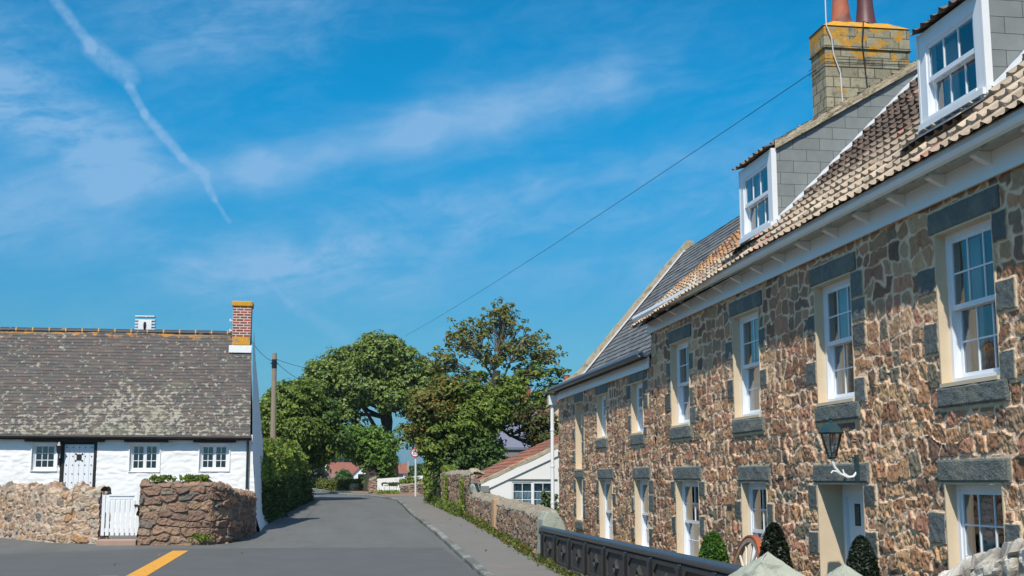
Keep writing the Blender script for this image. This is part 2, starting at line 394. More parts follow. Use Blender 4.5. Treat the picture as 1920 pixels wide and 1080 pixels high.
M_roadd = mat('newer_dark_asphalt', (.096, .101, .100), .82, nscale=1.2, namt=.22, bscale=90, bstr=.35, bdist=.008, fn=lambda t, P, b: mixc(t, noise(t, P, 55, 2, .7).ss(.55, .8)*.35, b, (.16, .165, .16)))
M_pave = mat('pale_pavement_asphalt', (.175, .170, .155), .9, nscale=1.4, namt=.12, bscale=90, bstr=.3, col2=(.22, .18, .16), c2scale=.9, c2lo=.5, c2hi=.75)
M_kerb = mat('kerb_stone', (.19, .195, .185), .85, attr=True, nscale=5, namt=.3, bscale=40, bstr=.4, col2=(.10, .12, .06), c2scale=6, c2lo=.55, c2hi=.62)
M_dirt = mat('reddish_grit', (.26, .17, .12), .95, nscale=3, namt=.25, bscale=40, bstr=.5)
M_grass = mat('rough_grass', (.10, .14, .035), .95, nscale=.6, namt=.3, bscale=15, bstr=.6, bdist=.05, col2=(.17, .15, .06), c2scale=.5)
M_soil = mat('ground_earth', (.12, .12, .06), .95, nscale=.4, namt=.3)

def glass_mat():
    m = bpy.data.materials.new('window_glass'); m.use_nodes = True; t = m.node_tree; t.nodes.clear()
    o = t.nodes.new('ShaderNodeOutputMaterial'); tr = t.nodes.new('ShaderNodeBsdfTransparent'); tr.inputs[0].default_value = (.50, .62, .68, 1)
    g = t.nodes.new('ShaderNodeBsdfGlossy'); g.inputs['Roughness'].default_value = .02
    fr = t.nodes.new('ShaderNodeLayerWeight'); fr.inputs[0].default_value = .5
    mx = t.nodes.new('ShaderNodeMixShader'); f = X(t, fr.outputs['Facing']).m('POWER', 5)*1.25+.21
    f = f.clamp(); t.links.new(f.o, mx.inputs[0])
    bn = t.nodes.new('ShaderNodeBump'); bn.inputs['Strength'].default_value = .12; bn.inputs['Distance'].default_value = .02
    tc = t.nodes.new('ShaderNodeTexCoord'); t.links.new(noise(t, X(t, tc.outputs['Object']), 2.5, 2).o, bn.inputs['Height'])
    t.links.new(bn.outputs[0], g.inputs['Normal'])
    t.links.new(tr.outputs[0], mx.inputs[1]); t.links.new(g.outputs[0], mx.inputs[2]); t.links.new(mx.outputs[0], o.inputs[0])
    return m
M_glass = glass_mat()

# ------------------------------------------------------------------ ground
def G(y):
    y = np.asarray(y, float)
    g = .019*(np.clip(y, 19.5, 80)-21)
    return g + np.clip(y-80, 0, 220)*.0014 - .028*sst(19.5-y, -2, 2)*0
YS = np.unique(np.r_[np.linspace(-50, -20, 3), np.linspace(-20, 110, 131), 33.9, 36.1, np.linspace(120, 400, 20), 600, 850])
XS = np.unique(np.r_[-650, -300, np.linspace(-100, -20, 9), np.linspace(-16, 20, 37), 4.2, 4.34, np.linspace(25, 100, 9), 300, 650])
def gsheet(U, V):
    drop = sst(U, 4.21, 4.33)*(1-sst(V, 34, 36))*(V > -5)*(U < 60)
    Z = G(V)-.05-drop*.5
    return np.stack([U, V, Z], -1), None
obj('ground', MB().grid(XS, YS, gsheet), M_soil, kind='structure')
def poly_at(P, t):
    P = np.array(P, float); return np.stack([np.interp(t, np.arange(len(P)), P[:, 0]), np.interp(t, np.arange(len(P)), P[:, 1])], -1)
def ribbon(L, Rr, off, n=6, per=10):
    """surface between two matched polylines"""
    T = np.linspace(0, len(L)-1, (len(L)-1)*per+1)
    a, b = poly_at(L, T), poly_at(Rr, T)
    mb = MB()
    def fn(U, V):
        p = a[None]*1; i = np.rint(U*(len(T)-1)).astype(int)
        xy = a[i]*(1-V[..., None])+b[i]*V[..., None]
        return np.concatenate([xy, (G(xy[..., 1])+off)[..., None]], -1), None
    return mb.grid(np.linspace(0, 1, len(T)), np.linspace(0, 1, n), fn, flip=True)
KR = [(2.5, 2), (2.55, 12), (2.64, 21.7), (2.87, 32.7), (2.99, 44.8), (3.2, 54), (3.25, 58.5), (3.0, 61.5), (2.3, 65), (.95, 68), (.1, 73), (-.75, 79), (-3.4, 86), (-9, 93), (-18, 99)]
KL = [(-60, 2), (-60, 12), (-60, 21.7), (-60, 34.9)]
LL = [(-1.85, 34.9), (-1.45, 44.8), (-.85, 54), (-.62, 58.5), (-.62, 61.5), (-.85, 65), (-1.3, 68), (-2.2, 73), (-3.8, 79), (-7.5, 86), (-14, 93), (-24, 99)]
r_ = MB(); r_.open = True
ra = ribbon([(-60, 2), (-60, 12), (-60, 21.7), (-60, 32), (-60, 34.9)], [(2.5, 2), (2.55, 12), (2.64, 21.7), (2.86, 32), (2.9, 34.9)], 0, 30, 8)
rb = ribbon(LL, [(2.9, 34.9)]+KR[4:], 0, 10, 10)
for q in (ra, rb):
    r_.v += q.v; r_.f += [tuple(i+r_.n for i in f) for f in q.f]; r_.c += q.c; r_.n += q.n
obj('road', r_, M_road, kind='structure', smooth=True)
# newer dark surfacing across the junction
def wob(x): return 29.3+.25*math.sin(x*.9)+.1*math.sin(x*2.7)
xs = np.linspace(-60, 2.62, 60)
L2 = []; R2 = []
for x in xs:
    yy = 28.9+.2*math.sin(x*.8)
    if x < -4.2: yy = min(yy, 28.6+(x+4.2)*.42)
    if x < -12: yy = 25.3
    if x > -1.5: yy = 28.9-(x+1.5)*.12
    L2.append((x, 3.0)); R2.append((x, yy))
obj('junction_surface', ribbon(L2, R2, .004, 26, 1), M_roadd, kind='structure', smooth=True)
KR2 = KR[:11]
WALLX = [(4.3, 2), (4.25, 12), (4.2, 21.7), (4.4, 32.7), (4.62, 44.8), (4.68, 54), (4.75, 58.5), (4.9, 61.5), (5.0, 65), (5.0, 69), (5.0, 73)]
k0 = [(x+.14, y) for x, y in KR2]
obj('pavement', ribbon(k0, WALLX, .085, 8, 8), M_pave, kind='structure', smooth=True)
def kerb():
    mb = MB(); T = np.linspace(0, len(KR)-1, (len(KR)-1)*40+1); a = poly_at(KR, T)
    d = np.gradient(a, axis=0); d /= np.linalg.norm(d, axis=1)[:, None]; nrm = np.stack([d[:, 1], -d[:, 0]], -1)
    offs = np.array([(-.0, -.02), (.0, .07), (.02, .088), (.135, .090), (.15, -.02)])
    P = np.zeros((len(T), 5, 3)); jit = (h2(np.arange(len(T))//5, 4)-.5)*.02
    for k, (o, z) in enumerate(offs):
        xy = a+nrm*(o+(jit if k < 3 else 0))[:, None] if k < 3 else a+nrm*o
        P[:, k, :2] = xy; P[:, k, 2] = G(xy[:, 1])+z+(jit*.4 if z > .05 else 0)
    Ls = np.r_[0, np.cumsum(np.linalg.norm(np.diff(a, axis=0), axis=1))]; sid = np.floor(Ls/.75).astype(int)
    cc = np.array([.20, .205, .195])[None]*(.62+.75*h2(sid, 7))[:, None]
    C = np.repeat(cc[:, None], 5, 1).reshape(-1, 3)
    idx = np.arange(len(T)*5).reshape(-1, 5)
    q = np.stack([idx[:-1, :-1], idx[1:, :-1], idx[1:, 1:], idx[:-1, 1:]], -1).reshape(-1, 4)
    return mb.add(P.reshape(-1, 3), q, C)
obj('kerb', kerb(), M_kerb, kind='structure')
def strip_on(poly, off):   # quad strip given left & right lists
    return ribbon(poly[0], poly[1], off, 3, 10)
obj('yellow_road_line', strip_on([[(-3.33, 19), (-3.19, 28.05)], [(-2.98, 19), (-2.86, 28.05)]], .009), M_yellow, kind='structure')
obj('yellow_road_line', strip_on([[(-4.2, 19.6), (-3.72, 22.30)], [(-3.9, 19.6), (-3.40, 22.30)]], .009), M_yellow, kind='structure')
obj('dirt_verge', ribbon([(3.1, 63), (2.6, 66.5), (1.5, 69), (.9, 72)], [(6, 63), (6, 66.5), (6, 69.5), (6, 74)], .093, 4, 8), M_dirt, kind='structure')

# ------------------------------------------------------------------ leaves and trees
def leafmesh(C, size, pal, wts, up=.35, N=None):
    """C (n,3) centres; each leaf is a small folded rhombus, 2 quads"""
    n = len(C); nr = rng.normal(size=(n, 3)); nr[:, 2] = np.abs(nr[:, 2])*(1+up)
    if N is not None: nr = nr*.45+N*1.1
    nr /= np.linalg.norm(nr, axis=1)[:, None]
    a = rng.normal(size=(n, 3)); a -= nr*(a*nr).sum(1)[:, None]; a /= np.linalg.norm(a, axis=1)[:, None]; b = np.cross(nr, a)
    s = size*(.6+.8*rng.random(n))[:, None]
    tip, tail = C+a*s*.62, C-a*s*.62; l, r = C+b*s*.36+nr*s*.14, C-b*s*.36+nr*s*.14
    V = np.stack([tail, r, tip, l], 1).reshape(-1, 3); idx = np.arange(n)*4
    Fq = np.stack([idx, idx+1, idx+2, idx+3], -1)
    col = pick(pal, wts, rng.random(n))*(.75+.5*rng.random(n))[:, None]
    return V, Fq, np.repeat(col, 4, 0)
GREENS = ([(.135, .20, .026), (.18, .25, .032), (.075, .125, .02), (.25, .30, .045)], [4, 3, 3, 1.5])
MAPLE = ([(.145, .215, .036), (.19, .26, .05), (.085, .14, .026), (.29, .34, .12)], [4, 4, 2, 2])
RUST = ([(.22, .13, .028), (.17, .17, .035), (.11, .17, .03), (.26, .15, .035)], [2, 3, 4, 1])
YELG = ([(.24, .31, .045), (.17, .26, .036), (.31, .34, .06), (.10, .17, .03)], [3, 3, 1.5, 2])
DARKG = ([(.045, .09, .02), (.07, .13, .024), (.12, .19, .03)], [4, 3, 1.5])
def blob_pts(blobs, n, shell=.55, clump=.28, per=16):
    """clumped leaf positions spread through ellipsoids (cx,cy,cz,rx,ry,rz,density,palette-id)"""
    wt = np.array([b[3]*b[5]*(b[6] if len(b) > 6 else 1) for b in blobs]); wt = wt/wt.sum(); out = []; ids = []; cl = []; ns = []
    for k, b in enumerate(blobs):
        nc = max(3, int(n*wt[k]/per)); d = rng.normal(size=(nc, 3)); d /= np.linalg.norm(d, axis=1)[:, None]
        rr = (shell+(1-shell)*rng.random(nc)**.7)*(.86+.28*rng.random(nc)); c = np.array(b[:3])+d*rr[:, None]*np.array(b[3:6])
        cs = clump*(.6+.8*rng.random(nc))
        dn = rng.normal(size=(nc*per, 3)); dn[:, 2] = dn[:, 2]*.8+.35; dn /= np.linalg.norm(dn, axis=1)[:, None]
        p = np.repeat(c, per, 0)+dn*(np.repeat(cs, per)*(.55+.5*rng.random(nc*per)))[:, None]*np.array([1.15, 1.15, .8])
        ns.append(dn+np.repeat(d, per, 0)*.35); out.append(p); ids.append(np.full(len(p), b[7] if len(b) > 7 else 0)); cl.append(c)
    return np.concatenate(out), np.concatenate(ids), cl, np.concatenate(ns)
def limb(mb, a, b, r0, r1, k=4, wob=.12, n=6, sag=0):
    a, b = Vector(a), Vector(b); L = (b-a).length; pts = [a]
    for i in range(1, k): 
        t = i/k; pts.append(a.lerp(b, t)+Vector(rng.normal(size=3))*L*wob*.35+Vector((0, 0, sag*math.sin(math.pi*t))))
    pts.append(b); mb.tube(pts, [r0+(r1-r0)*i/k for i in range(k+1)], n); return pts
def tree(name, base, trunk_pts, trunk_r, blobs, n, size, pals, label, cat='tree', group=None, clump=.35, shell=.5, per=16, twig=.5, bark=None, limb_r=.09, extra_limbs=()):
    t = thing(name, base, label, cat, group); mb = MB()
    mb.tube(trunk_pts, np.linspace(trunk_r, trunk_r*.5, len(trunk_pts)), 10)
    pts, ids, cl, nn = blob_pts(blobs, n, shell, clump, per)
    tp = [Vector(p) for p in trunk_pts]
    for bi, b in enumerate(blobs):
        c = Vector(b[:3]); st = min(tp, key=lambda q: (q-c).length + (5 if q.z > c.z else 0))
        pp = limb(mb, st, c, limb_r, limb_r*.5, 4, .12)
        m = len(cl[bi]); 
        for j in rng.choice(m, max(1, int(m*twig)), replace=False):
            q = pp[int(rng.integers(2, len(pp)))]; limb(mb, q, cl[bi][j], limb_r*.32, .012, 3, .1, 4)
    for a, b_, r0 in extra_limbs: limb(mb, a, b_, r0, r0*.4, 4, .06, 7)
    obj('trunk', mb, bark or M_bark, t)
    cr = MB()
    for i, p in enumerate(pals):
        sel = ids == i
        if sel.any(): V, Fq, c = leafmesh(pts[sel], size, p[0], p[1], N=nn[sel]); cr.add(V, Fq, c)
    obj('crown', cr, M_leaf, t); return t
def weeds(name, pts, size, pal, label, cat='weeds', group=None, kind=None, parent=None):
    V, Fq, c = leafmesh(np.array(pts), size, pal[0], pal[1], up=-.4); mb = MB(); mb.add(V, Fq, c)
    return obj(name, mb, M_leaf, parent, label, cat if not parent else None, group, kind)

# ------------------------------------------------------------------ windows
def sash(Mf, w, h, parent, cols=3, rows=2, name='window', fw=.055, split=.5, cur=True, curt=None):
    """two-sash window in local (a along, b up, c outwards); returns window part"""
    fr = MB(); bx = lambda a0, a1, b0, b1, c0, c1: fr.box((a0, b0, c0), (a1, b1, c1), Mf)
    bx(0, fw, 0, h, -.10, .03); bx(w-fw, w, 0, h, -.10, .03); bx(fw, w-fw, h-fw, h, -.10, .03); bx(fw, w-fw, 0, fw, -.10, .04)
    gl = MB(); hs = h*split
    for lo, hi, c in ((hs-.02, h-fw, 0), (fw, hs+.02, -.062)):
        s = .045; a0, a1 = fw, w-fw
        bx(a0, a0+s, lo, hi, c-.02, c+.012); bx(a1-s, a1, lo, hi, c-.02, c+.012)
        bx(a0+s, a1-s, hi-s, hi, c-.02, c+.012); bx(a0+s, a1-s, lo, lo+s*1.2, c-.02, c+.012)
        for i in range(1, cols): q = a0+s+(a1-a0-2*s)*i/cols; bx(q-.009, q+.009, lo+s*1.2, hi-s, c-.012, c+.008)
        for i in range(1, rows): q = lo+s*1.2+(hi-lo-2.2*s)*i/rows; bx(a0+s, a1-s, q-.009, q+.009, c-.0115, c+.0075)
        gl.add([Mf(a0+s, lo+s, c-.004), Mf(a1-s, lo+s, c-.004), Mf(a1-s, hi-s, c-.004), Mf(a0+s, hi-s, c-.004)], [(0, 1, 2, 3)])
    f = obj(name, fr, M_upvc, parent); obj('pane', gl, M_glass, f)
    if cur:
        for k in (0, 1): obj('curtain', curtains(Mf, w, h, curt or (.26, .26), k), M_curtain, f)
    return f
def curtains(Mf, w, h, fr, only):
    mb = MB()
    for side, frac in ((0, fr[0]), (1, fr[1])):
        if frac <= 0 or side != only: continue
        a = np.linspace(.03, w*frac, 30); a = a if side == 0 else w-a
        def fn(U, V):
            wv = .03*np.sin(U*w*70)*(.4+.6*(1-V/h)); A = U+ (V/h-1)*0
            return np.array([Mf(*q) for q in np.stack([A.ravel(), V.ravel(), (-.19+wv).ravel()], -1)]).reshape(U.shape+(3,)), None
        mb.grid(a, np.linspace(.05, h-.05, 5), fn)
    return mb
FX = 6.4
Mfac = lambda y0, z0, x: (lambda a, b, c: (x-c, y0+a, z0+b))
Mfront = lambda x0, z0, y: (lambda a, b, c: (x0+a, y-c, z0+b))
# openings in the long stone front: name, y0, y1, z0, z1, cols, curtain fractions
OPS = [('U', 11.18, 12.37, 2.59, 4.21, 3, (.34, .3)), ('U', 14.55, 15.74, 2.59, 4.17, 3, (.3, .25)), ('U', 17.93, 19.17, 2.57, 4.20, 2, (.3, .3)), ('U', 21.63, 22.85, 2.60, 4.16, 2, (.3, .3)),
       ('U', 24.99, 25.99, 2.58, 3.66, 2, (.3, .3)), ('U', 28.42, 29.41, 2.60, 3.64, 2, (.3, .3)), ('B', 31.25, 32.05, 1.90, 3.62, 2, None),
       ('L', 31.20, 32.00, .63, 1.68, 2, (.3, .3)), ('L', 27.9, 29.25, .15, 1.66, 2, (.3, .3)), ('L', 24.66, 25.8, .22, 1.655, 2, (.25, .25)), ('L', 21.2, 22.66, .13, 1.63, 2, (.22, .22)),
       ('L', 17.8, 18.95, .10, 1.60, 2, (.3, .3)), ('D', 14.42, 15.87, -.5, 1.585, 0, None), ('L', 11.27, 12.42, .05, 1.59, 3, (.2, .28)), ('U', 7.9, 9.1, 2.59, 4.2, 3, (.3, .3))]
QB = []     # dressed quoin blocks
rq = random.Random(3)
for n_, y0, y1, z0, z1, c_, cu in OPS:
    for side in (0, 1):
        z = z1-.02; k = rq.randint(0, 1)
        while z > z0+.12:
            hh = rq.uniform(.25, .34)
            if k % 2 == 0 or rq.random() < .12:
                wd = rq.uniform(.24, .42)
                QB.append((y0-wd, y0, max(z-hh, z0-.05), z) if side == 0 else (y1, y1+wd, max(z-hh, z0-.05), z))
            z -= hh+.02; k += 1
LINT = []
for n_, y0, y1, z0, z1, c_, cu in OPS:
    LINT.append((y0-.15, y1+.10, z1, z1+(.245 if n_ != 'B' else .2)))
    if n_ in 'UL': LINT.append((y0-.12, y1+.06, z0-.25, z0))

def facade_h(U, V):
    h, c = rubble(U, V, .255, .205, 7, mortar=(.80, .57, .39), tilt=.16, rough=.018, gap=.0105, depth=.017, dome_=.004, merge=.34, p=7, jit=.27)
    h = h*(1-.45*sst(V, 2.4, 3.6))     # relief flattened higher up
    for a0, a1, b0, b1 in LINT:        # bedding mortar round lintels and sills
        e = np.minimum(np.minimum(U-a0, a1-U), np.minimum(V-b0, b1-V)); t = sst(e, -.025, -.008)
        h = h*(1-t)+.008*t; c = c*(1-t[..., None])+np.array([.78, .57, .37])*(.85+.25*fbm(U*9, V*9, 2, 2))[..., None]*t[..., None]
    rz = vn(U*14, V*14, 3)
    for a0, a1, b0, b1 in QB:
        w_ = .006
        m = (U > a0-.022) & (U < a1+.022) & (V > b0-.022) & (V < b1+.022)
        if not m.any(): continue
        e = np.minimum(np.minimum(U-a0, a1-U), np.minimum(V-b0, b1-V))+(vn(U*22, V*22, 8)-.5)*.018
        mo = np.array([.78, .57, .37])*(.8+.35*fbm(U*9, V*9, 2, 2))[..., None]; h = np.where(m, .010, h); c = np.where(m[..., None], mo, c)
        t = sst(e, .0, .012); tint = .8+.5*h2(int(a0*100), int(b0*100))
        hh = .034+(fbm(U*16, V*16, 4, 3)-.5)*.016
        cc = np.stack([.105+0*U, .118+0*U, .112+0*U], -1)*tint*(.7+.6*fbm(U*25, V*25, 9, 3))[..., None]
        if a0 > 0:
            h = np.where(m, h*(1-t)+hh*t, h); c = np.where(m[..., None], c*(1-t[..., None])+cc*t[..., None], c)
    return h, c
def pad(vals, step, lo, hi):
    pass
def samp(lo, hi, dens, edges):
    """adaptive samples: dens(s)=step at s; edges inserted"""
    out = [lo]; s = lo
    while s < hi: s += dens(s); out.append(min(s, hi))
    a = np.array(out); e = np.array([q for q in edges if lo < q < hi])
    if len(e):
        keep = np.ones(len(a), bool)
        for q in e: keep &= np.abs(a-q) > dens(q)*.45
        a = a[keep]
    return np.unique(np.r_[a, e, lo, hi])
def rough_block(y0, y1, z0, z1, xf, xb=FX+.1):
    ys = np.r_[y0, np.linspace(y0, y1, max(8, int((y1-y0)/.02))), y1]; zs = np.r_[z0, np.linspace(z0, z1, max(6, int((z1-z0)/.02))), z1]
    a, b = len(ys), len(zs)
    def fn(U, V):
        I = np.arange(a)[:, None]+0*U; J = np.arange(b)[None]+0*U
        back = (I == 0) | (I == a-1) | (J == 0) | (J == b-1)
        eu = np.minimum(U-y0, y1-U); ev = np.minimum(V-z0, z1-V); e = np.minimum(eu, ev)
        wob = lambda k: (fbm(U*5, V*5+k, k, 3)-.5)*.03
        Y = U+np.where(eu < .001, np.sign((y0+y1)/2-U)*np.abs(wob(3))*.7, 0); Z = V+np.where(ev < .001, np.sign((z0+z1)/2-V)*np.abs(wob(5))*.8, 0)
        x = xf+(1-sst(e, 0, .02))*.012+(fbm(U*9, V*12, 6, 4)-.5)*.022
        return np.stack([np.where(back, xb, x), Y, Z], -1), None
    return MB().grid(ys, zs, fn, flip=True)
def facade(y0, y1, ztop, name_parent, extra=None):
    ops = [o for o in OPS if o[1] >= y0-.01 and o[2] <= y1+.01]
    us = samp(y0, y1, lambda s: max(.010, (s/11.)**2*.0105), [q for o in ops for q in (o[1], o[2])])
    vs = samp(-.55, ztop, lambda s: .0125 if y0 < 20 else .02, [q for o in ops for q in (o[3], o[4])])
    def fn(U, V):
        h, c = facade_h(U, V)
        return np.stack([FX-h, U, V], -1), c
    def skip(U, V):
        m = np.zeros(U.shape, bool)
        for o in ops: m |= (U > o[1]) & (U < o[2]) & (V > o[3]) & (V < o[4])
        return m
    mb = MB().grid(us, vs, fn, skip, flip=True)
    obj('stone_front', mb, M_stone, name_parent)
    for n_, a, b, z0, z1, cols, cu in ops:
        dep = .34 if n_ == 'D' else .125
        w_, h_ = b-a, z1-z0; rv = MB(); t = .02; xf = FX-.024; xb = FX+dep+.1
        rv.box((xf, a-.002, z0), (xb, a+t, z1)); rv.box((xf, b-t, z0), (xb, b+.002, z1)); rv.box((xf, a+t, z1-t), (xb, b-t, z1+.002))
        if n_ != 'D': rv.box((FX-.05, a+t, z0-.02), (xb, b-t, z0+.02))
        lt = rough_block(a-.15, b+.10, z1+.003, z1+(.235 if n_ != 'B' else .2), FX-.042, FX+.2)
        if n_ == 'B':
            rv.box((FX+.22, a+t, z0+.02), (FX+.26, b-t, z1-t)); p = obj('blind_window', rv, M_cream, name_parent)
        elif n_ == 'D':
            fr = MB(); M = Mfac(a+t, z0, FX+dep); W = w_-2*t; H = h_-t
            fr.box((0, 0, -.06), (.09, H, .03), M); fr.box((W-.09, 0, -.06), (W, H, .03), M); fr.box((.09, H-.16, -.06), (W-.09, H, .03), M)
            p = obj('front_door', fr, M_upvc, name_parent)
            dl = MB(); dl.box((.09, .05, -.05), (W-.09, H-.16, -.012), M)
            for a0, a1, b0, b1 in ((.22, W*.5-.06, .25, .8), (W*.5+.06, W-.22, .25, .8), (.22, W*.5-.06, .95, 1.4), (W*.5+.06, W-.22, .95, 1.4)):
                dl.box((a0, b0, -.012), (a1, b1, .004), M)
            obj('door_leaf', dl, M_upvc, p)
            for a0 in (W*.5-.28, W*.5+.14, W-.42, .28):
                pass
            for a0 in (.30, W*.5-.07, W-.44):
                obj('door_light', MB().box((a0, 1.56, -.010), (a0+.14, 1.80, -.004), M), M_glass, p); obj('glazing_backing', MB().box((a0-.02, 1.54, -.0119), (a0+.16, 1.82, -.0101), M), M_room, p)  # near-black sheet behind the glass stands for the unlit hall
            obj('reveal', rv, M_cream, p)
        else:
            p = sash(Mfac(a+t, z0+.02, FX+dep), w_-2*t, h_-t-.02, name_parent, cols, 2, curt=cu)
            obj('reveal', rv, M_cream, p)
        obj('lintel', lt, M_dark, p)
        if n_ in 'UL': obj('sill', rough_block(a-.12, b+.06, z0-.23, z0-.021, FX-.055), M_dark, p)

# ---- roof planes
def zb(y): return np.interp(y, [11.6, 17.4, 24.4], [4.84, 4.82, 4.60])
def zm(y): return np.interp(y, [11.6, 17.4, 24.4], [1.02, 1.0, .89])
def roofz(x, y): return zb(y)+zm(y)*(x-6.0)
def pantile(y0, y1, x0, x1, zf, wy=.205, ch=.27, k=0, col=None, flip=False):
    us = np.arange(y0, y1+.001, wy/8); slope = 1.4
    nx = int((x1-x0)*slope/ch)+1; fr = np.array([0, .02, .3, .6, .98]); vs = (np.arange(nx)[:, None]+fr[None]).ravel()*ch
    vs = vs[vs <= (x1-x0)*slope]
    def fn(U, V):
        xx = x0+V/slope; tu = np.floor(U/wy).astype(int); tv = np.floor(V/ch+1e-6).astype(int)
        p = U/wy-tu; q = V/ch-tv; r = h2(tu, tv, k)
        prof = np.where(p < .42, .036*np.sin(np.pi*np.clip(p, 0, .42)/.42), -.012*np.sin(np.pi*(np.clip(p, .42, 1)-.42)/.58))
        h = prof+.055*(1-q)+(r-.5)*.018+(h2(tu, tv, k+2)-.5)*.02*(p-.5)
        zz = zf(xx, U); C = col(U, xx, r, h2(tu, tv, k+1), q)
        jag = (h2(tu, tv, k+5)-.5)*.02
        return np.stack([xx-h*.65+jag, U, zz+h*.72+jag*.9], -1), C
    return MB().grid(us, vs, fn, flip=True)
def tilecol(U, xx, r, r2, q):
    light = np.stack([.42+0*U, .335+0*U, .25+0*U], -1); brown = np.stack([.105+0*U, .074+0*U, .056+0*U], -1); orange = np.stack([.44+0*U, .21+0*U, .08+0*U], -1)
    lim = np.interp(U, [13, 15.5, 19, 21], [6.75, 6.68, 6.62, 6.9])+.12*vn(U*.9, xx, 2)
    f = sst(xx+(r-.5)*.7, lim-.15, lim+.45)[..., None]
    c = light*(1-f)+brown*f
    og = (sst(U, 18.6, 19.6)*sst(xx, 6.45, 6.9)*(r2 > .35))[..., None]
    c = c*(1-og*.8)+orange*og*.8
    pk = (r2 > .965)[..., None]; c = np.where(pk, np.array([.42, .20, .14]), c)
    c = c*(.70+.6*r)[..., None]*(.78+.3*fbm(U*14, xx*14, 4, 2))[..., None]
    return c
house = thing('stone_guesthouse', (8.5, 15, -.5), 'tall brown rubble stone house with beige tiled roof and two dormers', 'house')
facade(7.0, 24.3, 4.80, house)
body = MB()
body.box((FX+.62, 7.0, -.5), (FX+.66, 24.0, 4.6))     # near-black sheet standing in for the unlit depth of the rooms
obj('room_backing', body, M_room, house)
gw = MB()
Mg = lambda a, b, t: (a, t, b)
gw.prism([(FX, -.5), (FX, 4.78), (6.45, 4.93), (10.8, 8.75), (15.2, 4.7), (15.2, -.5)], Mg, 24.02, 24.3)
gw.prism([(FX, -.5), (FX, 4.78), (6.45, 5.2), (10.8, 9.2), (15.2, 4.9), (15.2, -.5)], Mg, 7.0, 7.3)
gw.box((14.9, 7.3, -.5), (15.2, 24.02, 4.7))
obj('gable_wall', gw, M_stone, house)
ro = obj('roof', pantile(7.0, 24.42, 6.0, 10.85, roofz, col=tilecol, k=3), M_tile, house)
bk = MB(); bk.quad((10.8, 7, float(roofz(10.8, 7))-.02), (10.8, 24.4, float(roofz(10.8, 24.4))-.02), (15.5, 24.4, 4.5), (15.5, 7, 4.5))
bk.quad((6.1, 7, float(roofz(6.1, 7))-.07), (6.1, 24.4, float(roofz(6.1, 24.4))-.07), (10.8, 24.4, float(roofz(10.8, 24.4))-.07), (10.8, 7, float(roofz(10.8, 7))-.07))
obj('rear_slope', bk, M_slate2, ro)
vg = MB(); vg.tube([(x, 24.44, float(roofz(x, 24.4))+.03) for x in np.linspace(6.05, 10.8, 12)], .045, 6); obj('verge', vg, M_cement, ro)
# gutter, soffit and frieze board
def eaves(y0, y1, zf, parent, xo=6.04, brk=True, deep=.23, gm=None):
    fz = MB().box((FX-.075, y0, zf), (FX-.04, y1, zf+deep)); obj('frieze_board', fz, M_white, parent)
    sf = MB().box((xo+.05, y0, zf+deep-.01), (FX-.075, y1, zf+deep+.015)); obj('soffit', sf, M_soffit, parent)
    gt = MB(); prof = [(xo+.005, zf+deep+.10), (xo-.01, zf+deep+.04), (xo+.01, zf+deep-.01), (xo+.06, zf+deep-.035), (xo+.11, zf+deep-.01), (xo+.12, zf+deep+.09), (xo+.10, zf+deep+.09), (xo+.09, zf+deep+.0), (xo+.06, zf+deep-.02), (xo+.025, zf+deep), (xo+.02, zf+deep+.10)]
    gt.prism(prof, lambda a, b, t: (a, t, b), y0-.05, y1+.05); obj('gutter', gt, gm or M_white, parent)
    if brk:
        y = y0+.3
        while y < y1:
            b = MB(); b.prism([(FX-.076, zf+deep-.012), (FX-.076, zf+deep-.14), (FX-.16, zf+deep-.10), (xo+.10, zf+deep-.05), (xo+.10, zf+deep-.012)], lambda a, bb, t: (a, t, bb), y, y+.09)
            obj('gutter_bracket', b, M_white, parent); y += .93
eaves(7.0, 24.34, 4.52, house, deep=.26)
uc = MB(); yy = [7.0, 11.6, 17.4, 24.35]
for a, b in zip(yy[:-1], yy[1:]): uc.add([(6.09, a, 4.72), (6.09, b, 4.72), (6.07, b, float(roofz(6.07, b))+.0), (6.07, a, float(roofz(6.07, a))+.0)], [(0, 1, 2, 3)])
obj('eaves_mortar', uc, M_cement, ro)

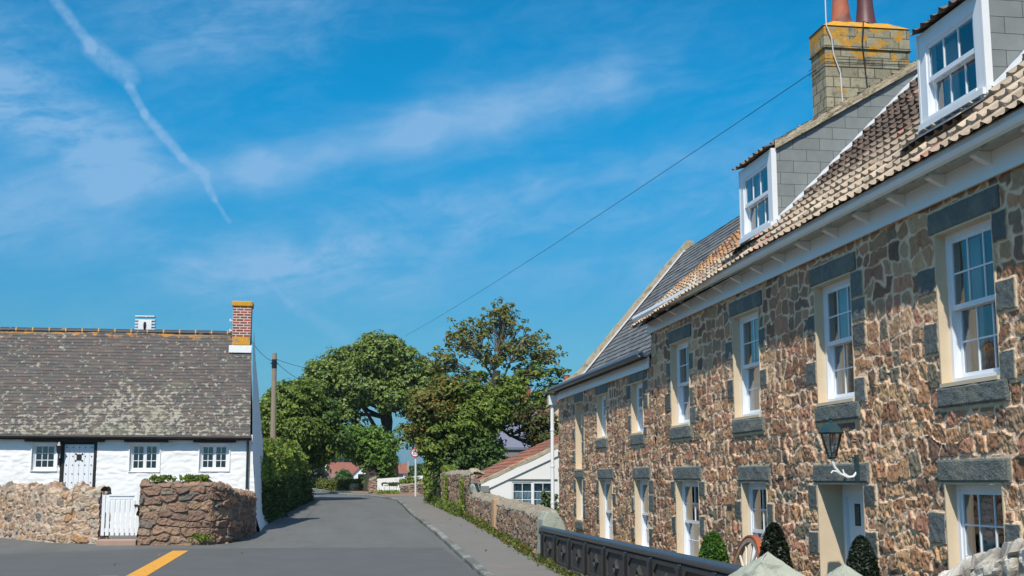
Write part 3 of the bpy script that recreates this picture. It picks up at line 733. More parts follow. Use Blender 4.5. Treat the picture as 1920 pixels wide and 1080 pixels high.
def dormer(xf, y0, y1, z0, z1, cols, slope=.585, cur=(.3, .3)):
    d = MB(); t = .10
    # front boards
    M = Mfac(y0, z0, xf)
    W, H = y1-y0, z1-z0
    d.box((0, 0, -.05), (t, H, .03), M); d.box((W-t, 0, -.05), (W, H, .03), M); d.box((t, H-.12, -.05), (W-t, H, .028), M); d.box((-.03, -.05, -.05), (W+.03, .02, .07), M)
    p = obj('dormer', d, M_white, house)
    sash(Mfac(y0+t, z0+.02, xf-.0), W-2*t, H-.14, p, cols, 1, fw=.05, cur=False)
    ck = MB(); xm = xf+ (z1-float(roofz(xf, y0)))/(.95-slope)
    for yy0, yy1 in ((y0-.02, y0+.02), (y1-.02, y1+.02)):
        ck.prism([(xf+.035, z0-.05), (xf+.035, z1+.02), (xm, z1+.02+slope*(xm-xf))], lambda a, b, tt: (a, tt, b), yy0, yy1)
    obj('slate_cheek', ck, M_cheek, p)
    for yy in (y0-.045, y1+.005): obj('corner_board', MB().box((xf-.035, yy, z0-.04), (xf+.045, yy+.04, z1+.0)), M_white, p)
    zf = lambda x, y: z1+.03+slope*(x-xf)
    def dc(U, xx, r, r2, q):
        b = np.where((r2 > .5)[..., None], np.array([.13, .10, .075]), np.array([.24, .17, .10])); return b*(.7+.6*r)[..., None]
    rf = pantile(y0-.02, y1+.10, xf-.09, xm, zf, col=dc, k=9)
    obj('dormer_roof', rf, M_tile, p)
    vb = MB(); n = 26
    def fn(U, V):
        nz = (fbm(U*6, V*30, 5, 3)-.5)*.05
        zz = zf(U, 0)+V*.13-.06+nz*(V > .5)
        return np.stack([U, y0-.075+0*U+nz*.4, zz], -1), None
    vb.grid(np.linspace(xf+.02, xm, 60), np.linspace(0, 1, 5), fn)
    vb.grid(np.linspace(xf+.02, xm, 60), np.linspace(0, 1, 3), lambda U, V: (np.stack([U, y0-.075+V*.09, zf(U, 0)+.07+(fbm(U*6, 1+0*U, 5, 3)-.5)*.05], -1), None))
    obj('mortar_verge', vb, M_cement, p)
    fl = MB()
    xs = np.linspace(xf+.02, xm-.02, 40)
    def fn2(U, V):
        st = (np.floor(U*5)-U*5)*.018
        return np.stack([U, y0-.03-V*.10, roofz(U, y0)+.065+st+.06*(1-V)], -1), None
    fl.grid(xs, np.array([0, .5, 1.]), fn2)
    obj('side_flashing', fl, M_lead, p)
    ap = MB(); zr = float(roofz(xf-.34, y0))+.17
    ap.add([(xf-.03, y0-.08, z0-.05), (xf-.03, y1+.08, z0-.05), (xf-.08, y1+.08, z0-.12), (xf-.08, y0-.08, z0-.12), (xf-.40, y1+.10, zr-.04), (xf-.40, y0-.10, zr-.04)], [(0, 1, 2, 3), (3, 2, 4, 5)])
    obj('lead_apron', ap, M_leadd, p)
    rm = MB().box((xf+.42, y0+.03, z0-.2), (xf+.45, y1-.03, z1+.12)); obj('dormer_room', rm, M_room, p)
    for k in (0, 1): obj('curtain', curtains(Mfac(y0+t, z0+.02, xf), W-2*t, H-.14, cur, k), M_curtain, p)
dormer(6.6, 11.5, 12.86, 5.55, 6.62, 3)
dormer(6.5, 17.45, 18.86, 5.38, 6.52, 3)
# big chimney
chm = MB()
chm.box((10.0, 23.6, 8.3), (11.85, 24.36, 10.45)); chm.box((9.985, 23.585, 10.48), (11.865, 24.375, 10.93)); chm.box((9.96, 23.56, 10.45), (11.89, 24.40, 10.48))
ch = obj('chimney', chm, M_cblock, house, bevel=.015)
ch.location = (0, 0, 0)
cp = MB(); cp.add([(9.965, 23.565, 10.932), (11.885, 23.565, 10.932), (11.885, 24.395, 10.932), (9.965, 24.395, 10.932), (10.3, 23.8, 11.12), (11.5, 23.8, 11.12), (11.5, 24.2, 11.12), (10.3, 24.2, 11.12)],
               [(0, 1, 5, 4), (1, 2, 6, 5), (2, 3, 7, 6), (3, 0, 4, 7), (4, 5, 6, 7)])
obj('flaunching', cp, M_lichen, ch)
for x, m in ((10.55, M_terra), (11.1, M_terrad)):
    pt = MB().lathe([(.25, 0), (.24, .06), (.20, .25), (.165, .6), (.16, 1.0), (.19, 1.02), (.19, 1.1), (.15, 1.12)], (x, 24.0, 11.02), 20); obj('chimney_pot', pt, m, ch, smooth=True)
wr = MB()
for a in ([(10.02, 23.53, 12.6), (10.02, 23.53, 11.2), (10.02, 23.53, 10.9), (10.12, 23.52, 10.65), (10.16, 23.55, 10.3), (10.3, 23.56, 9.9), (10.32, 23.56, 9.2)],):
    wr.tube(a, .014, 6)
obj('aerial_mast', wr, M_galv, ch)
w2 = MB(); w2.tube([(10.95, 23.52, 11.0), (10.82, 23.5, 11.03), (10.78, 23.52, 10.6), (10.83, 23.56, 10.2), (10.87, 23.56, 9.6)], .014, 6); obj('cable_run', w2, M_black, ch)
wb = MB()
for z in (10.10, 10.2): wb.tube([(9.96, 24.4, z), (9.96, 23.56, z), (11.89, 23.56, z+.02)], .007, 5)
obj('band_wire', wb, M_black, ch)

# ------------------------------------------------------------------ lower adjoining house
h2o = thing('slate_roofed_house', (8.5, 29.4, -.5), 'lower brown rubble stone house with grey slate roof adjoining the far end', 'house')
facade(24.3, 34.5, 4.05, h2o)
obj('room_backing', MB().box((FX+.62, 24.34, -.5), (FX+.66, 34.2, 3.9)), M_room, h2o)
def rz2(x): return np.interp(x, [6.2, 7.0, 10.1, 14.2], [3.98, 4.45, 8.17, 3.6])
us = np.arange(24.33, 34.5, .08); vs = []
xx = 6.2
while xx < 10.1: vs += [xx, xx+.004, xx+.06, xx+.121]; xx += .125
def fn(U, V):
    k = np.floor((V-6.2)/.125+1e-6).astype(int); q = (V-6.2)/.125-k; tu = np.floor(U/.25+.5*(k % 2)).astype(int); r = h2(tu, k, 3)
    h = .02*(1-q)+(r-.5)*.008
    c = np.array([.145, .145, .142])*(.65+.7*r)[..., None]
    return np.stack([V-h*.7, U, rz2(V)+h*.7], -1), c
rf2 = obj('roof', MB().grid(us, np.array(vs), fn, flip=True), M_slate2, h2o)
b2 = MB(); b2.quad((10.1, 24.3, 8.16), (10.1, 34.5, 8.16), (14.2, 34.5, 3.6), (14.2, 24.3, 3.6)); obj('rear_slope', b2, M_slate2, rf2)
g2 = MB(); g2.prism([(FX, -.5), (FX, 4.0), (7.0, 4.42), (10.1, 8.13), (14.1, 3.6), (14.1, -.5)], Mg, 34.2, 34.5); g2.box((13.9, 24.3, -.5), (14.1, 34.2, 3.7)); obj('gable_wall', g2, M_stone, h2o)
cop = MB()
def fnc(U, V):
    nz = (fbm(U*5, V*5, 7, 3)-.5)*.06
    y = np.interp(V, [0, 1, 2, 3], [34.18, 34.18, 34.56, 34.56]); dz = np.interp(V, [0, 1, 2, 3], [-.02, .22, .22, -.2])
    return np.stack([U, y, np.interp(U, [6.28, 7.0, 10.1, 10.3], [3.98, 4.5, 8.2, 8.2])+dz+nz*(dz > 0)], -1), None
cop.grid(np.linspace(6.28, 10.3, 80), np.array([0, .5, 1, 1.5, 2, 2.5, 3]), fnc); obj('gable_coping', cop, M_cement, rf2)
flc = MB().grid(np.linspace(6.95, 10.0, 30), np.array([0, 1.]), lambda U, V: (np.stack([U, 34.17-V*.10, rz2(U)+.06+.05*(1-V)], -1), None)); obj('coping_flashing', flc, M_lead, rf2)
eaves(24.34, 34.62, 3.84, h2o, xo=6.1, brk=False, deep=.24, gm=M_leadd)
dp = MB(); dp.box((6.12, 34.5, 3.72), (6.34, 34.72, 3.98)); dp.tube([(6.23, 34.61, 3.74), (6.23, 34.61, .2)], .05, 10)
for z in (3.0, 2.0, 1.0): dp.tube([(6.23, 34.61, z), (6.23, 34.61, z+.05)], .062, 10)
obj('downpipe', dp, M_white, h2o)
# distant orange pot rising beyond the slate gable
e_ = MB().box((6.55, 34.75, 3.6), (6.95, 35.1, 4.28)); pc = obj('small_chimney', e_, M_cement, h2o, bevel=.03)
obj('chimney_pot', MB().lathe([(.10, 0), (.085, .05), (.075, .28), (.09, .3), (.07, .31)], (6.72, 34.95, 4.28), 14), M_terra, pc)

# ------------------------------------------------------------------ whitewashed cottage on the left
CY = 35.0
cot = thing('whitewashed_cottage', (-7, 38, .25), 'white cottage with lichen covered slate roof behind low stone walls', 'cottage')
COP = [(-7.73, -7.05, 1.87, 2.63), (-6.98, -6.05, .3, 2.68), (-5.22, -4.40, 1.85, 2.64), (-3.40, -2.57, 1.87, 2.63)]
def wash_h(U, V, k):
    e, ID, du, dv = stones(U, V, .34, .16, k, merge=.3)
    return sst(e, 0, .06)*.010*(.3+1.0*h2(ID, 3, k))+(fbm(U*6, V*9, k, 3)-.5)*.016+(fbm(U*1.5, V*2, k+3, 2)-.5)*.03
def cot_front():
    us = samp(-14, -1.98, lambda s: .03, [q for o in COP for q in o[:2]]); vs = samp(.1, 2.86, lambda s: .022, [q for o in COP for q in o[2:]])
    def fn(U, V):
        b = .04*sst(V, 1.4, .2)
        return np.stack([U+0*V+sst(U, -2.3, -1.98)*(.17*(1-sst(V, .2, 2.8))), CY-wash_h(U, V, 3)-b, V], -1), None
    def skip(U, V):
        m = np.zeros(U.shape, bool)
        for a, b, c, d in COP: m |= (U > a) & (U < b) & (V > c) & (V < d)
        return m
    return MB().grid(us, vs, fn, skip)
obj('front_wall', cot_front(), M_wash, cot, smooth=True)
def cot_gable():
    def top(yy): return np.interp(yy, [CY, 37.9, 40.9], [2.9, 6.05, 2.9])
    def fn(U, V):       # U depth y, V 0..1
        z = .1+V*(top(U)-.1); bx = -1.80-.40*np.clip((z-.1)/5.5, 0, 1)+.12*sst(z, .8, .1)
        return np.stack([bx+wash_h(U, z, 9)*.8, U, z], -1), None
    m = MB().grid(np.linspace(CY-.02, 40.9, 110), np.linspace(0, 1, 110), fn)
    m.box((-14, 40.7, .1), (-2.2, 40.9, 2.9)); m.prism([(CY+.1, .1), (40.8, .1), (40.8, 2.8), (37.9, 5.9), (CY+.1, 2.8)], lambda a, b, t: (t, a, b), -13.9, -13.7)
    return m
obj('gable_wall', cot_gable(), M_wash, cot)
obj('room_backing', MB().box((-13.5, CY+.9, .2), (-2.6, CY+.95, 2.8)), M_room, cot)
def cot_roof():
    L = math.hypot(2.95, 3.15); vs = []; v = 0; ch = .135
    while v < L: vs += [v, v+.004, v+ch*.5, v+ch*.97]; v += ch
    vs = [q for q in vs if q < L]
    def fn(U, V):
        k = np.floor(V/ch+1e-6).astype(int); q = V/ch-k; tu = np.floor(U/.26+.5*(k % 2)+.3*h2(k, 1)).astype(int); r = h2(tu, k, 5); r2 = h2(tu, k, 6)
        h = .011*(1-q)+(r-.5)*.006+.03*(vn(U*.5, V*.7, 3)-.5)
        c = pick([(.092, .074, .066), (.080, .075, .072), (.104, .080, .070), (.076, .070, .066), (.105, .094, .076)], [4, 3, 2, 2, 1], r2)*(.85+.3*r)[..., None]
        y = 34.80+V/L*2.95; z = 2.80+V/L*3.15
        sag = -.05*np.sin(np.clip((U+14)/12, 0, 1)*np.pi)*0
        return np.stack([U, y-h*.7, z+h*.7+sag], -1), c
    def fn_(U, V):
        P, C = fn(U, V); P[..., 0] -= .22*V/L*sst(U, -4.5, -2); return P, C
    return MB().grid(np.arange(-14, -1.99, .065), np.array(vs), fn_)
crf = obj('roof', cot_roof(), M_slate, cot); 
bb = MB(); bb.quad((-14, 37.76, 5.93), (-2.30, 37.76, 5.93), (-2.30, 41, 2.75), (-14, 41, 2.75)); bb.box((-14, 34.82, 2.72), (-2.0, 34.9, 2.8)); obj('rear_slope', bb, M_slate2, crf)
rd = MB(); x = -14.
while x < -2.85:
    L_ = min(.46, -2.82-x); rd.tube([(x+.01, 37.76, 5.93), (x+L_-.01, 37.76, 5.93+random.uniform(-.008, .008))], .088, 8); x += .46
obj('ridge_tiles', rd, mat('dark_ridge_tile', (.018, .022, .032), .6, nscale=9, namt=.3, col2=(.42, .22, .05), c2scale=4, c2lo=.6, c2hi=.66), crf)
rj = MB(); x = -14.+.46
while x < -2.9: rj.tube([(x-.018, 37.76, 5.93), (x+.018, 37.76, 5.932)], .096, 8); x += .46
rj.box((-14, 37.655, 5.835), (-2.85, 37.68, 5.860)); obj('ridge_mortar', rj, M_lichen, crf)
fb = MB().box((-14, 34.86, 2.70), (-2.02, 34.9, 2.80)); obj('black_eaves_board', fb, M_blackw, cot)
gtb = MB(); gtb.tube([(-14, 34.78, 2.80), (-2.0, 34.78, 2.775)], .045, 8); obj('gutter', gtb, M_blackw, cot)
pp = MB(); pp.tube([(-2.10, 34.80, 2.76), (-2.10, 34.9, 2.6), (-2.10, 34.92, 2.5), (-2.09, 34.92, .3)], .035, 8); obj('downpipe', pp, mat('dark_green_pipe', (.02, .035, .035), .4, bstr=0), cot)
# brick chimney
cb = MB().box((-2.80, 37.35, 5.1), (-2.27, 37.9, 6.70)); cch = obj('chimney', cb, M_brick, cot, bevel=.006)
obj('chimney_cap', MB().box((-2.84, 37.31, 6.70), (-2.23, 37.94, 6.86)), M_lichen, cch, bevel=.03)
obj('lichen_band', MB().box((-2.78, 37.322, 5.56), (-2.275, 37.349, 5.80)), M_lichen, cch, bevel=.01)
obj('lead_flashing', MB().add([(-2.86, 37.08, 5.31), (-2.22, 37.08, 5.31), (-2.22, 37.33, 5.55), (-2.88, 37.33, 5.55)], [(0, 1, 2, 3)]), M_lead, cch)
for z in (5.98, 6.28): obj('wire_bracket', MB().box((-2.87, 37.45, z), (-2.80, 37.5, z+.03)).box((-2.89, 37.43, z-.02), (-2.8601, 37.52, z+.06)), M_white, cch)
# cottage windows
def casement(M, w, h, parent, cols, rows, label=None, leaf=2, frm=M_white):
    fr = MB(); b = lambda a0, a1, b0, b1, c0, c1: fr.box((a0, b0, c0), (a1, b1, c1), M)
    b(0, .05, 0, h, -.06, .02); b(w-.05, w, 0, h, -.06, .02); b(.05, w-.05, h-.05, h, -.06, .02); b(.05, w-.05, 0, .05, -.06, .03)
    gl = MB(); lw = (w-.1)/leaf
    for i in range(leaf):
        a0 = .05+i*lw; a1 = a0+lw; s = .045; c = -.012+.012*(i % 2)
        b(a0, a0+s, .05, h-.05, c-.02, c+.012); b(a1-s, a1, .05, h-.05, c-.02, c+.012); b(a0+s, a1-s, .05, .05+s, c-.02, c+.012); b(a0+s, a1-s, h-.05-s, h-.05, c-.02, c+.012)
        for k in range(1, cols): q = a0+s+(lw-2*s)*k/cols; b(q-.009, q+.009, .05+s, h-.05-s, c-.012, c+.008)
        for k in range(1, rows): q = .05+s+(h-.1-2*s)*k/rows; b(a0+s, a1-s, q-.009, q+.009, c-.0115, c+.0075)
        gl.add([M(a0+s, .05+s, c-.004), M(a1-s, .05+s, c-.004), M(a1-s, h-.05-s, c-.004), M(a0+s, h-.05-s, c-.004)], [(0, 1, 2, 3)])
    f = obj('window', fr, frm, parent); obj('pane', gl, M_glass, f); return f
for i, (a, b, c, d) in enumerate(COP):
    if i == 1: continue
    rv = MB(); rv.box((a-.002, CY-.03, c), (a+.02, CY+.2, d)); rv.box((b-.02, CY-.03, c), (b+.002, CY+.2, d)); rv.box((a+.02, CY-.03, c-.002), (b-.02, CY+.2, c+.02)); rv.box((a+.02, CY-.03, d-.01), (b-.02, CY+.2, d))
    f = casement(Mfront(a+.02, c+.02, CY+.07), b-a-.04, d-c-.03, cot, 3 if i == 0 else 2, 3, leaf=1 if i == 0 else 2)
    obj('reveal', rv, M_wash, f)
for a, b in ((-7.9, -5.85), (-5.35, -4.2), (-3.55, -2.42)):
    obj('timber_lintel', MB().box((a, CY-.11, 2.645), (b, CY-.05, 2.71)), M_blackw, cot, bevel=.008)
dr = MB(); M = Mfront(-6.98, .3, CY+.04); W = .93
for a in np.arange(.09, .86, .13): dr.box((a, .04, -.03), (min(a+.124, .86), 2.28, .0), M)
dd = obj('plank_door', dr, mat('pale_blue_white_door', (.80, .82, .85), .5, nscale=5, namt=.04, bstr=0), cot)
fd = MB(); fd.box((0, 0, -.06), (.08, 2.38, .05), M); fd.box((W-.08, 0, -.06), (W, 2.38, .05), M); fd.box((.08, 2.3, -.06), (W-.08, 2.38, .05), M); obj('door_frame', fd, M_blackw, dd)
sd = MB()
for z in np.linspace(.35, 2.2, 9):
    for a in np.linspace(.15, .79, 5):
        if 1.75 < z < 2.1 and abs(a-.47) < .08: continue
        obj('stud', MB().box((a-.012, z-.012, 0), (a+.012, z+.012, .014), M), M_blackw, dd)
gr = MB(); gr.box((.405, 1.86, .001), (.535, 2.02, .01), M)
for a, b_ in ((.385, 2.03), (.555, 2.03), (.385, 1.85), (.555, 1.85)): gr.box((a-.018, b_-.018, .001), (a+.018, b_+.018, .014), M)
obj('door_grille', gr, M_blackw, dd)
# lantern beside the cottage door
ln = thing('wall_lantern', (-7.0, CY-.12, 2.3), 'small black lantern fixed beside the studded cottage door', 'lantern')
l1 = MB(); l1.lathe([(.05, 0), (.075, .2), (.09, .21), (.02, .32), (.01, .36)], (-7.0, CY-.14, 2.33), 6); obj('lantern_body', l1, M_black, ln)
l2 = MB(); l2.tube([(-7.0, CY-.14, 2.33), (-7.0, CY-.12, 2.2), (-7.0, CY-.04, 2.12)], .014, 6); l2.box((-7.03, CY-.05, 2.03), (-6.97, CY-.02, 2.22)); obj('bracket', l2, M_black, ln)
# slatted white aerial box behind the ridge
ca = thing('roof_aerial', (-5.45, 38.4, 5.7), 'white slatted box standing behind the cottage ridge', 'aerial')
c1 = MB(); c1.box((-5.62, 38.30, 5.7), (-5.24, 38.6, 6.36)); obj('box', c1, M_white, ca)
for z in (6.08, 6.17, 6.26, 6.355): obj('slat', MB().box((-5.72, 38.306, z), (-5.14, 38.594, z+.03)), M_white, ca)
obj('slat', MB().box((-5.72, 38.30, 6.47), (-5.16, 38.65, 6.50)), M_white, ca)
obj('post', MB().box((-5.45, 38.45, 6.385), (-5.41, 38.49, 6.47)), M_white, ca)
obj('opening', MB().lathe([(.001, -.16), (.03, -.12), (.045, .02), (.03, .1), (.001, .11)], (-5.43, 38.29, 6.2), 8), M_black, ca)

# ------------------------------------------------------------------ rubble boundary walls
def wall_path(name, path, heights, thick, pal, k, label, mortar=(.42, .33, .25), cw=.3, ch=.17, du=.02, dv=.02, gap=.012, depth=.04, coping=0.0, rough=.022, group=None, topcol=None):
    """closed rubble wall swept along a plan polyline; front face on the left-hand side (outer)"""
    P = np.array(path, float); d = np.r_[0, np.cumsum(np.linalg.norm(np.diff(P, axis=0), axis=1))]; L = d[-1]
    us = np.arange(0, L+du, du); us[-1] = L
    px = np.interp(us, d, P[:, 0]); py = np.interp(us, d, P[:, 1]); hh = np.interp(us, d, heights)
    if len(P) > 2:
        kr = np.ones(9)/9
        px = np.convolve(np.pad(px, 4, 'edge'), kr, 'valid'); py = np.convolve(np.pad(py, 4, 'edge'), kr, 'valid')
    tx, ty = np.gradient(px), np.gradient(py); ln_ = np.hypot(tx, ty); nx, ny = ty/ln_, -tx/ln_
    H = hh.max()+.1; vs = np.r_[np.arange(0, H, dv), H+np.arange(0, thick, dv), H+thick+np.arange(0, H+.001, dv*3)]
    def fn(U, V):
        i = np.clip(np.rint(U/du).astype(int), 0, len(us)-1); top = hh[i]+(coping*(h2(np.floor(U/.17).astype(int), 1, k)-.3))*1.0+(vn(U*3, 0*U, k)-.5)*.06
        base = G(py[i])-.12; Ht = np.maximum(top-base, .1)
        front = V < H; back = V >= H+thick; t = np.where(front, 0, np.where(back, thick, V-H))
        vv = np.where(front, np.minimum(V/H, 1)*Ht, np.where(back, Ht*(1-(V-H-thick)/H), Ht))
        h, c = rubble(U+k, V, cw, ch, k, pal, mortar, gap=gap, depth=depth, rough=rough)
        rd = .05*np.sin(np.clip(t/thick, 0, 1)*np.pi)
        ox = -h*np.where(front, 1, np.where(back, -1, 0)); oz = np.where(front | back, 0, h*1.2+rd)
        if topcol is not None:
            tm = np.clip(sst(vv, Ht-.10, Ht-.04)*front+(~front & ~back), 0, 1)*(.65+.35*vn(U*4, V*4, k+3)); c = c*(1-tm[..., None])+np.array(topcol)*(.8+.4*fbm(U*9, V*9, k, 3))[..., None]*tm[..., None]
        off = t+ox
        return np.stack([px[i]-nx[i]*off, py[i]-ny[i]*off, base+vv+oz], -1), c
    mb = MB().grid(us, vs, fn)
    # end caps
    for e in (0, len(us)-1):
        g = G(py[e])-.12; tp = hh[e]
        n_ = 14
        def fe(U, V):
            hx, cx = rubble(U+V*0+k, V, cw, ch, k+1, pal, mortar, gap=gap, depth=depth, rough=rough)
            sgn = -1 if e == 0 else 1
            return np.stack([px[e]-nx[e]*U+sgn*tx[e]/ln_[e]*(hx-.01), py[e]-ny[e]*U+sgn*ty[e]/ln_[e]*(hx-.01), V], -1), cx
        mb.grid(np.linspace(0, thick, 16), np.linspace(g, tp, 50), fe)
    return obj(name, mb, M_stone, None, label, 'wall', group)
wall_path('rubble_wall', [(-14, 36.2), (-9.5, 34.2), (-8.1, 33.3), (-6.23, 31.0), (-5.12, 30.45)], [1.25, 1.34, 1.36, 1.37, 1.38], .38, PINK, 21,
          'pink rubble stone garden wall left of the white gate', mortar=(.50, .38, .30), coping=.22, gap=.017, cw=.30, ch=.19, depth=.03)
wall_path('rubble_wall', [(-4.2, 30.0), (-3.2, 29.85), (-2.6, 29.9), (-2.25, 30.4), (-2.05, 31.3), (-1.95, 32.6), (-1.86, 34.75)], [1.54, 1.54, 1.53, 1.48, 1.31, 1.28, 1.25], .4, BROWN, 35,
          'brown curved stone wall wrapping round the cottage corner', mortar=(.18, .13, .10), gap=.010, cw=.36, ch=.2, depth=.05)
wall_path('rubble_wall', [(4.72, 56.3), (4.62, 52), (4.6, 40.3)], [1.97, 1.95, 1.82], .45, GREYW, 51, 'tall far length of the roadside rubble wall ending in a blunt pier', mortar=(.20, .16, .12), topcol=(.28, .25, .195), cw=.18, ch=.24, depth=.05, rough=.03)
wall_path('rubble_wall', [(4.58, 40.2), (4.48, 34), (4.27, 28), (4.16, 24.55)], [1.19, 1.04, 1.0, .93], .42, GREYW, 62, 'low roadside rubble wall with pale mortar top between pier and concrete post', mortar=(.17, .13, .10), topcol=(.27, .245, .19), cw=.13, ch=.24, depth=.045, rough=.03)
sb = MB().box((4.31, 32.5, .2), (4.46, 32.95, 1.16)); obj('sandstone_block', sb, mat('sandstone', (.48, .31, .17), .85, nscale=8, namt=.2), None, 'upright sandy block set in the low roadside wall', 'stone block', bevel=.02)
for (x, y, z, s, lb) in ((4.80, 41.0, 1.72, (.22, .55, .30), 'pale rounded boulder capping the step in the roadside wall'), (4.72, 39.7, 1.36, (.20, .5, .20), 'grey green boulder on the low end of the roadside wall step')):
    m = MB(); n = 18
    def fn(U, V):
        dx_, dy_, dz_ = np.cos(U)*np.cos(V), np.sin(U)*np.cos(V), np.sin(V)
        q = lambda a: np.sign(a)*np.abs(a)**.7; r = .9+.25*fbm(U*1.5+s[0]*10, V*2, 3, 3)
        return np.stack([x+q(dx_)*s[0]*r, y+q(dy_)*s[1]*r, z+q(dz_)*s[2]*r], -1), None
    m.grid(np.linspace(0, 2*math.pi, 25), np.linspace(-1.57, 1.57, 15), fn); obj('boulder', m, M_concrete if s[2] < .25 else M_cement, None, lb, 'boulder')
# concrete post at the railing end
ps = MB(); ps.prism([(4.1, -.1), (4.1, .88), (4.17, 1.03), (4.35, 1.05), (4.52, .84), (4.55, .7), (4.55, -.1)], Mg, 23.85, 24.5)
obj('concrete_post', ps, M_concrete, None, 'lichened concrete post with sloped top at the end of the iron parapet', 'post', bevel=.03)
# gate in the cottage wall
gt = thing('picket_gate', (-4.66, 30.2, .3), 'white picket gate between the two cottage garden walls', 'gate')
M = Mfront(-5.06, .38, 30.28)
obj('stile', MB().box((0, 0, -.03), (.07, .92, .03), M), M_white, gt); obj('stile', MB().box((.76, 0, -.03), (.84, 1.0, .03), M), M_white, gt)
for q in (((.07, .08, -.025), (.76, .16, .01)), ((.07, .52, -.025), (.76, .92, .0101)), ((.15, .89, .0102), (.70, .93, .03)), ((.17, .82, .0102), (.68, .845, .018))): obj('rail', MB().box(*q, M), M_white, gt)
for k in range(6): 
    a = .10+k*.112; obj('picket', MB().box((a, .0, .0103), (a+.075, .80, .028), M), M_white, gt)
lt_ = MB(); lt_.box((.72, .66, .028), (.80, .70, .05), M); obj('latch', lt_, M_black, gt)
obj('doorstep', MB().box((-5.1, 29.95, .1), (-4.22, 30.45, .30)), mat('pink_step', (.38, .25, .19), .85, nscale=6, namt=.2), None, 'worn pinkish stone threshold beneath the white gate', 'step', bevel=.03)

# ------------------------------------------------------------------ iron parapet
pr = thing('iron_parapet', (4.1, 17.8, 0), 'black cast iron parapet with diamond panels beside the pavement', 'railing')
tr = MB(); ys = np.linspace(11.85, 23.95, 40)
tr.tube([(4.10, 23.98, .64), (4.10, 23.93, .70), (4.10, 23.8, .715)]+[(4.10, y, .715) for y in ys[::-1][1:]], .062, 12); obj('top_rail', tr, M_railm, pr, smooth=True)
bt = MB().box((4.02, 11.85, .05), (4.20, 23.9, .16)); obj('base_rail', bt, M_panel, pr, bevel=.01)
py_ = [23.62-1.33*k for k in range(10)]
for k, y in enumerate(py_):
    if y < 11.8: break
    q = MB(); q.prism([(4.02, .16), (4.02, .60), (4.045, .66), (4.16, .66), (4.16, .16)], Mg, y-.06, y+.06); obj('post', q, M_black, pr, bevel=.008)
    if y-1.33 < 11.0: break
    a, b = y-1.27, y-.06
    pn = MB().box((4.085, a, .16), (4.11, b, .655)); p = obj('panel', pn, M_panel, pr)
    fr = MB(); fr.box((4.06, a, .16), (4.0849, a+.05, .655)); fr.box((4.06, b-.05, .16), (4.0849, b, .655)); fr.box((4.06, a+.05, .60), (4.0849, b-.05, .655)); fr.box((4.06, a+.05, .16), (4.0849, b-.05, .21))
    for ya, yb in ((a+.05, a+.20), (b-.05, b-.20)): fr.prism([(ya, .60), (yb, .60), (ya, .50)], lambda s_, t_, x_: (x_, s_, t_), 4.061, 4.0849)
    obj('panel_border', fr, M_panel, p)
    c = (a+b)/2; ds = MB()
    o_, i_ = (.17, .13), (.10, .075)
    out = [(c-o_[0], .40), (c, .40+o_[1]), (c+o_[0], .40), (c, .40-o_[1])]; inn = [(c-i_[0], .40), (c, .40+i_[1]), (c+i_[0], .40), (c, .40-i_[1])]
    v = [(4.0849, *q) for q in out]+[(4.045, *q) for q in inn]+[(4.078, *q) for q in [(c-.06, .40), (c, .445), (c+.06, .40), (c, .355)]]
    f = [(i, (i+1) % 4, 4+(i+1) % 4, 4+i) for i in range(4)]+[(4+i, 4+(i+1) % 4, 8+(i+1) % 4, 8+i) for i in range(4)]+[(8, 9, 10, 11)]
    ds.add(v, f); obj('diamond', ds, M_panel, p)
# stone gate pillars and front wall (near)
def pillar(y, label):
    q = MB(); s = .27
    def fn(U, V):
        n_ = (fbm(U*3+y, V*3, 4, 3)-.5)*.03; return None
    q.box((4.15-s, y-s, -.5), (4.15+s, y+s, .72)); v = [(4.15-s-.03, y-s-.03, .70), (4.15+s+.03, y-s-.03, .70), (4.15+s+.03, y+s+.03, .70), (4.15-s-.03, y+s+.03, .70), (4.15, y, .945)]
    q.add(v, [(0, 1, 4), (1, 2, 4), (2, 3, 4), (3, 0, 4), (3, 2, 1, 0)])
    q = MB(); q.box((4.15-s, y-s, -.5), (4.15+s, y+s, .71))
    for ax, sg in ((0, -1), (0, 1), (1, -1), (1, 1)):
        def fc(U, V, ax=ax, sg=sg):
            r = (s+.03)*(1-V); a_ = U*r*sg*(1 if ax else -1); z = .70+.245*V+(fbm(U*3+y, V*5+ax+sg, 7, 4)-.5)*.035*(1-V*.6)
            X_, Y_ = (sg*r, a_) if ax == 0 else (a_, sg*r)
            return np.stack([4.15+X_+(fbm(V*9, U*4, 3, 3)-.5)*.015, y+Y_, z], -1), None
        q.grid(np.linspace(-1, 1, 26), np.linspace(0, 1, 20), fc)
    obj('gate_pillar', q, M_concrete, None, label, 'pillar')
pillar(11.6, 'grey green pyramid topped stone pillar in front of the wagon wheel')
pillar(9.82, 'grey pyramid topped stone pillar in front of the clipped bush by the door')
wall_path('rubble_wall', [(4.0, 8.0), (4.0, 6.9), (4.0, 5.0)], [.90, 1.23, 1.5], .5, ([(.55, .50, .42), (.45, .41, .35), (.62, .57, .50)], [1, 1, 1]), 77, 'pale coarse stone wall top in the bottom right corner', mortar=(.30, .26, .21), cw=.3, ch=.16, du=.02, depth=.06)

